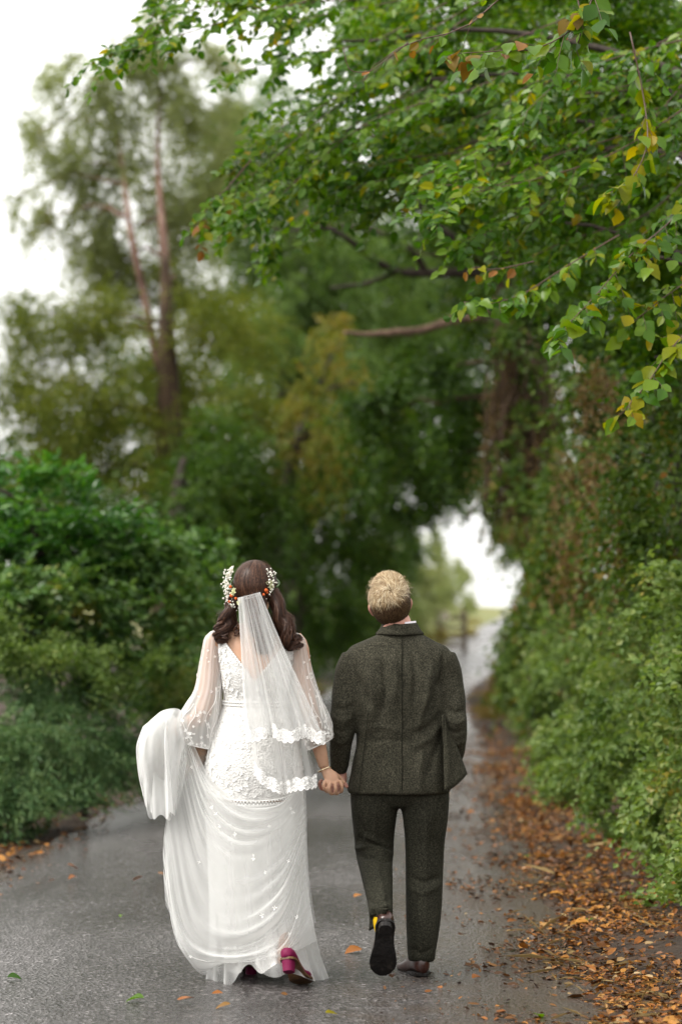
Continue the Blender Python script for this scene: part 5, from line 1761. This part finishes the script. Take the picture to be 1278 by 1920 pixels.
for sx, rows in ((-1, [(446, 1480, 0, .085), (448, 1600, .02, .065), (452, 1650, .03, .05), (456, 1740, .04, .045), (462, 1805, .06, .033)]),
                 (1, [(508, 1480, 0, .085), (512, 1600, .02, .065), (516, 1640, .03, .05), (522, 1720, -.10, .042), (531, 1785, -.25, .032), (535, 1806, -.30, .026)])):
    parts.append(bar(rows))
# raised hand closed on the cloth
parts.append(bar([(337, 1366, .16, .021), (332, 1368, .20, .028), (328, 1370, .235, .024)], 10, 12, .6))
for k in range(4):
    parts.append(finger([[*b_(330 - 1 + 1.5 * k, 1360 + 7 * k, .235), .008], [*b_(320 + k, 1362 + 7 * k, .26), .0078], [*b_(314 + k, 1366 + 7 * k, .235), .0072], [*b_(320 + k, 1368 + 7 * k, .21), .006]]))
parts.append(finger([[*b_(336, 1358, .19), .009], [*b_(328, 1350, .21), .0082], [*b_(319, 1352, .215), .0066]]))
# the joined hand: back of the hand towards us, knuckles down
parts.append(bar([(607, 1434, 0, .0215), (610, 1443, -.004, .0215), (617, 1453, -.014, .028), (622, 1462, -.022, .031), (624, 1468, -.022, .026)], 14, 14, .58))
for rows in ([(609, 1464, -.034), (606, 1474, -.045), (611, 1483, -.032), (618, 1484, -.012)], [(618, 1467, -.038), (616.5, 1479, -.046), (620, 1488, -.03), (626, 1488, -.01)],
             [(628, 1467, -.038), (629, 1479, -.044), (630, 1488, -.026), (632, 1488, -.006)], [(636, 1463, -.032), (641, 1474, -.036), (640, 1484, -.02), (637, 1485, 0)]):
    parts.append(finger([[*b_(a, b, d), r] for (a, b, d), r in zip(rows, (.0088, .0082, .0076, .0064))]))
parts.append(finger([[*b_(624, 1448, .012), .0105], [*b_(634, 1456, .022), .0095], [*b_(641, 1463, .026), .0085], [*b_(646, 1470, .022), .007]]))
V, F, N = remesh(parts, .0042, 3, .45)
bb = obj('body', (V, F), M['skin_bride'], bride)
for s in (-1, 1):
    obj('eye', ball(BC + RB @ np.array((s * .030, .074, .002)), .012, 10, 7), M['eye'], bb)
wc, wa = b_(608.5, 1442.5, -.002), nrm(b_(614, 1452, -.01) - b_(604, 1428, 0))
u0 = nrm(np.cross(wa, (0, 1., 0)))
v0 = np.cross(wa, u0)
ring = np.array([wc + u0 * .0295 * math.cos(a) + v0 * .024 * math.sin(a) for a in np.linspace(0, 2 * np.pi, 33)])
obj('bracelet', tube(ring, .0025, 8, cap=False), M['gold'], bride)

# hair
rng = np.random.RandomState(9)
RC, RR_ = b_(478, 1099, -.005), np.array((.091, .108, .108))
NH = 6000
az = rng.uniform(math.radians(-205), math.radians(25), NH)
M_ = 12
th0 = rng.uniform(.04, .5, NH)
th = th0[:, None] + (rng.uniform(1.75, 2.25, NH)[:, None] - th0[:, None]) * np.linspace(0, 1, M_)
wob = .035 * np.sin(th * 5 + rng.uniform(0, 6.28, NH)[:, None])
azm = az[:, None] + wob
d = np.stack([np.sin(th) * np.cos(azm), np.sin(th) * np.sin(azm), np.cos(th)], -1)
rr = 1 + rng.uniform(-.012, .036, NH)[:, None, None] - .03 * np.clip(th - 1.6, 0, 1)[..., None]
cap_s = strips_to_list(ribbons(RC + d * RR_ * rr, d, (.0022 * rng.uniform(.5, 1.4, NH))))
sh = ball(RC, RR_ * .985, 30, 22)
q = (sh[0] - RC) / RR_
shF = [f for f in sh[1] if all((q[i, 1] < .42 or q[i, 2] > .5) and q[i, 2] > -.55 for i in f)]


def lock(rows, n, wave, fq, seed, seg=26, width=.0026):
    rng = np.random.RandomState(seed)
    c = crv(np.array([[*b_(a, b, d_), r * .88] for a, b, d_, r in rows]), seg)
    T = nrm(np.gradient(c[:, :3], axis=0))
    s = nrm(np.cross(T, (0, 1., 0)))
    o = np.cross(s, T)
    an = rng.uniform(0, 6.28, n)
    k = rng.uniform(.25, 1.08, n) ** .5
    ext = rng.uniform(.78, 1.06, n)
    t = np.linspace(0, 1, seg)
    ph = an * 1.0 + rng.uniform(-.6, .6, n)
    w_ = wave * t[None] ** .8 * np.sin(2 * np.pi * fq * t[None] * ext[:, None] + ph[:, None])
    w2 = wave * .8 * t[None] ** .8 * np.cos(2 * np.pi * fq * t[None] * ext[:, None] + ph[:, None])
    a2 = an[:, None] + .8 * t[None]
    rad = c[None, :, 3] * k[:, None]
    Pt = c[None, :, :3] + (rad * np.cos(a2) + w_)[..., None] * s[None] + (rad * np.sin(a2) + w2)[..., None] * o[None]
    Pt[..., 2] += (1 - ext)[:, None] * t[None] ** 2 * .09
    out = np.cos(a2)[..., None] * s[None] + np.sin(a2)[..., None] * o[None]
    return strips_to_list(ribbons(Pt, out, width * rng.uniform(.5, 1.3, n)))


NF = 260
azf = rng.uniform(math.radians(-200), math.radians(20), NF)
thf = rng.uniform(.1, 1.3, NF)[:, None] + np.linspace(0, .9, M_)
df = np.stack([np.sin(thf) * np.cos(azf[:, None] + .1 * np.sin(4 * thf)), np.sin(thf) * np.sin(azf[:, None] + .1 * np.sin(4 * thf)), np.cos(thf)], -1)
bits = [cap_s, (sh[0], shF), strips_to_list(ribbons(RC + df * RR_ * (1.03 + rng.uniform(0, .10, NF)[:, None, None] * np.sin(np.linspace(.3, 2.8, M_))[None, :, None]), df, .0010 * rng.uniform(.6, 1.3, NF)))]
for rows, n, sd_ in (([(442, 1108, -.05, .024), (434, 1138, -.05, .034), (426, 1165, -.05, .036), (417, 1188, -.055, .026), (413, 1206, -.06, .010)], 420, 1),
                     ([(512, 1106, -.05, .026), (521, 1138, -.06, .036), (531, 1168, -.07, .040), (541, 1196, -.08, .034), (549, 1218, -.085, .014)], 560, 2),
                     ([(478, 1112, -.075, .045), (484, 1150, -.085, .046), (492, 1190, -.105, .042), (498, 1226, -.115, .026)], 420, 3),
                     ([(424, 1150, -.06, .012), (410, 1178, -.07, .014), (407, 1196, -.07, .008)], 60, 4), ([(540, 1180, -.08, .014), (556, 1198, -.09, .016), (560, 1216, -.095, .008)], 80, 5),
                     ([(428, 1180, -.075, .005), (424, 1195, -.085, .006), (420, 1202, -.09, .003)], 14, 6), ([(446, 1165, -.07, .003), (443, 1182, -.085, .004), (446, 1197, -.09, .002)], 8, 7)):
    bits.append(lock(rows, int(n * 1.8), .017, 2.7, sd_))
    if n > 100:
        bits.append(lock([(a, b, c, r * 1.35) for a, b, c, r in rows], 110, .024, 3., sd_ + 20, width=.0013))
    if n > 100:
        bits.append(ctube(np.array([[*b_(a, b, d_), r * .45] for a, b, d_, r in rows]), 16, 12))
obj('hair', join(bits), M['hair_brown'], bride, kind='stuff')

# flower crown
fc = bpy.data.objects.new('flower_crown', None)
COL.objects.link(fc)
fc.parent = bride
ORG[fc.name] = ORG[bride.name]
band = lambda a: RC + np.array((.102 * math.cos(a), .112 * math.sin(a), .012 + .035 * math.sin(a)))
obj('vine', tube(np.array([band(a) for a in np.linspace(math.radians(-28), math.radians(208), 50)]), .004, 6), M['stem'], fc)
rng = np.random.RandomState(12)


def rose(c, nv, r):
    bits = []
    for k, (rr_, n, ln) in enumerate(((1., 6, .35), (.75, 5, .7), (.45, 4, 1.3))):
        bits.append(blossoms([c + nv * r * .12 * k], [nv], [r * rr_ * 1.1], n, .0, rng, ln))
    return join(bits)


for px, py, dy, r, mk in ((424, 1080, -.02, .022, 'petal'), (420, 1093, -.01, .018, 'petal'), (425, 1104, -.04, .020, 'petal'), (434, 1110, -.085, .017, 'petal_cream'), (423, 1119, -.03, .016, 'petal'),
                          (430, 1070, .0, .018, 'petal'), (508, 1096, -.07, .020, 'petal_cream'), (505, 1080, -.02, .018, 'petal'), (500, 1070, 0, .015, 'petal'), (445, 1130, -.098, .013, 'petal_cream')):
    nv = nrm(np.array(((px - 478) * .03, -.75, .25)))
    V, F = rose(b_(478 + (px - 478) * .86, py, dy - .012), nv, r * 1.15)
    obj('flower', (V, F), M[mk], fc, False)
for px, py, dy in ((427, 1100, -.072), (429, 1117, -.082), (438, 1122, -.092), (496, 1115, -.098), (501, 1107, -.092), (503, 1111, -.085), (425, 1128, -.07)):
    obj('berry', ball(b_(478 + (px - 478) * .9, py, dy - .010), .0070 * rng.uniform(.8, 1.2), 10, 7), M['berry'], fc)
bits = []
for cx, cy, n, sx, sy in ((419, 1096, 80, 6, 20), (425, 1128, 46, 8, 11), (513, 1100, 110, 8, 15), (508, 1078, 50, 7, 9), (436, 1135, 18, 6, 6), (502, 1118, 14, 6, 5)):
    for _ in range(n):
        px, py, dy = 478 + (cx - 478) * .9 + rng.randn() * sx * .6, cy + rng.randn() * sy * .7, rng.uniform(-.10, -.01)
        bits.append(ball(b_(px, py, dy), rng.uniform(.0026, .0048), 6, 4))
obj('white_sprig', join(bits), M['petal'], fc, kind='stuff')
bits = []
for cx, cy, n in ((422, 1106, 16), (511, 1100, 18)):
    for _ in range(n):
        a0 = b_(478 + (cx - 478) * .85, cy + rng.randn() * 10, -.06)
        bits.append(tube(np.array([a0, (a0 + b_(cx, cy, -.06)) / 2 + rng.randn(3) * .006, b_(cx + rng.randn() * 5, cy + rng.randn() * 16, rng.uniform(-.09, -.02))]), .0008, 4))
obj('sprig_stem', join(bits), M['stem'], fc, kind='stuff')

# shoes
for a, low in (((np.array((b_(472, 1830)[0], 10.26, .004)), np.array((b_(455, 1800)[0], 10.52, .004)), np.array((0, 0, 1.)), .235, .062), True),
               ((b_(536, 1819, -.42), b_(536, 1819, -.42) + .225 * np.array((.36, .85, -.38)), np.array((-.05, .42, .9)), .225, .046), True)):
    e = bpy.data.objects.new('shoe', None)
    COL.objects.link(e)
    e.parent = bride
    ORG[e.name] = ORG[bride.name]
    shoe(e, *a, (M['magenta'], M['sole_tan'], M['magenta']), .92, .006, low)
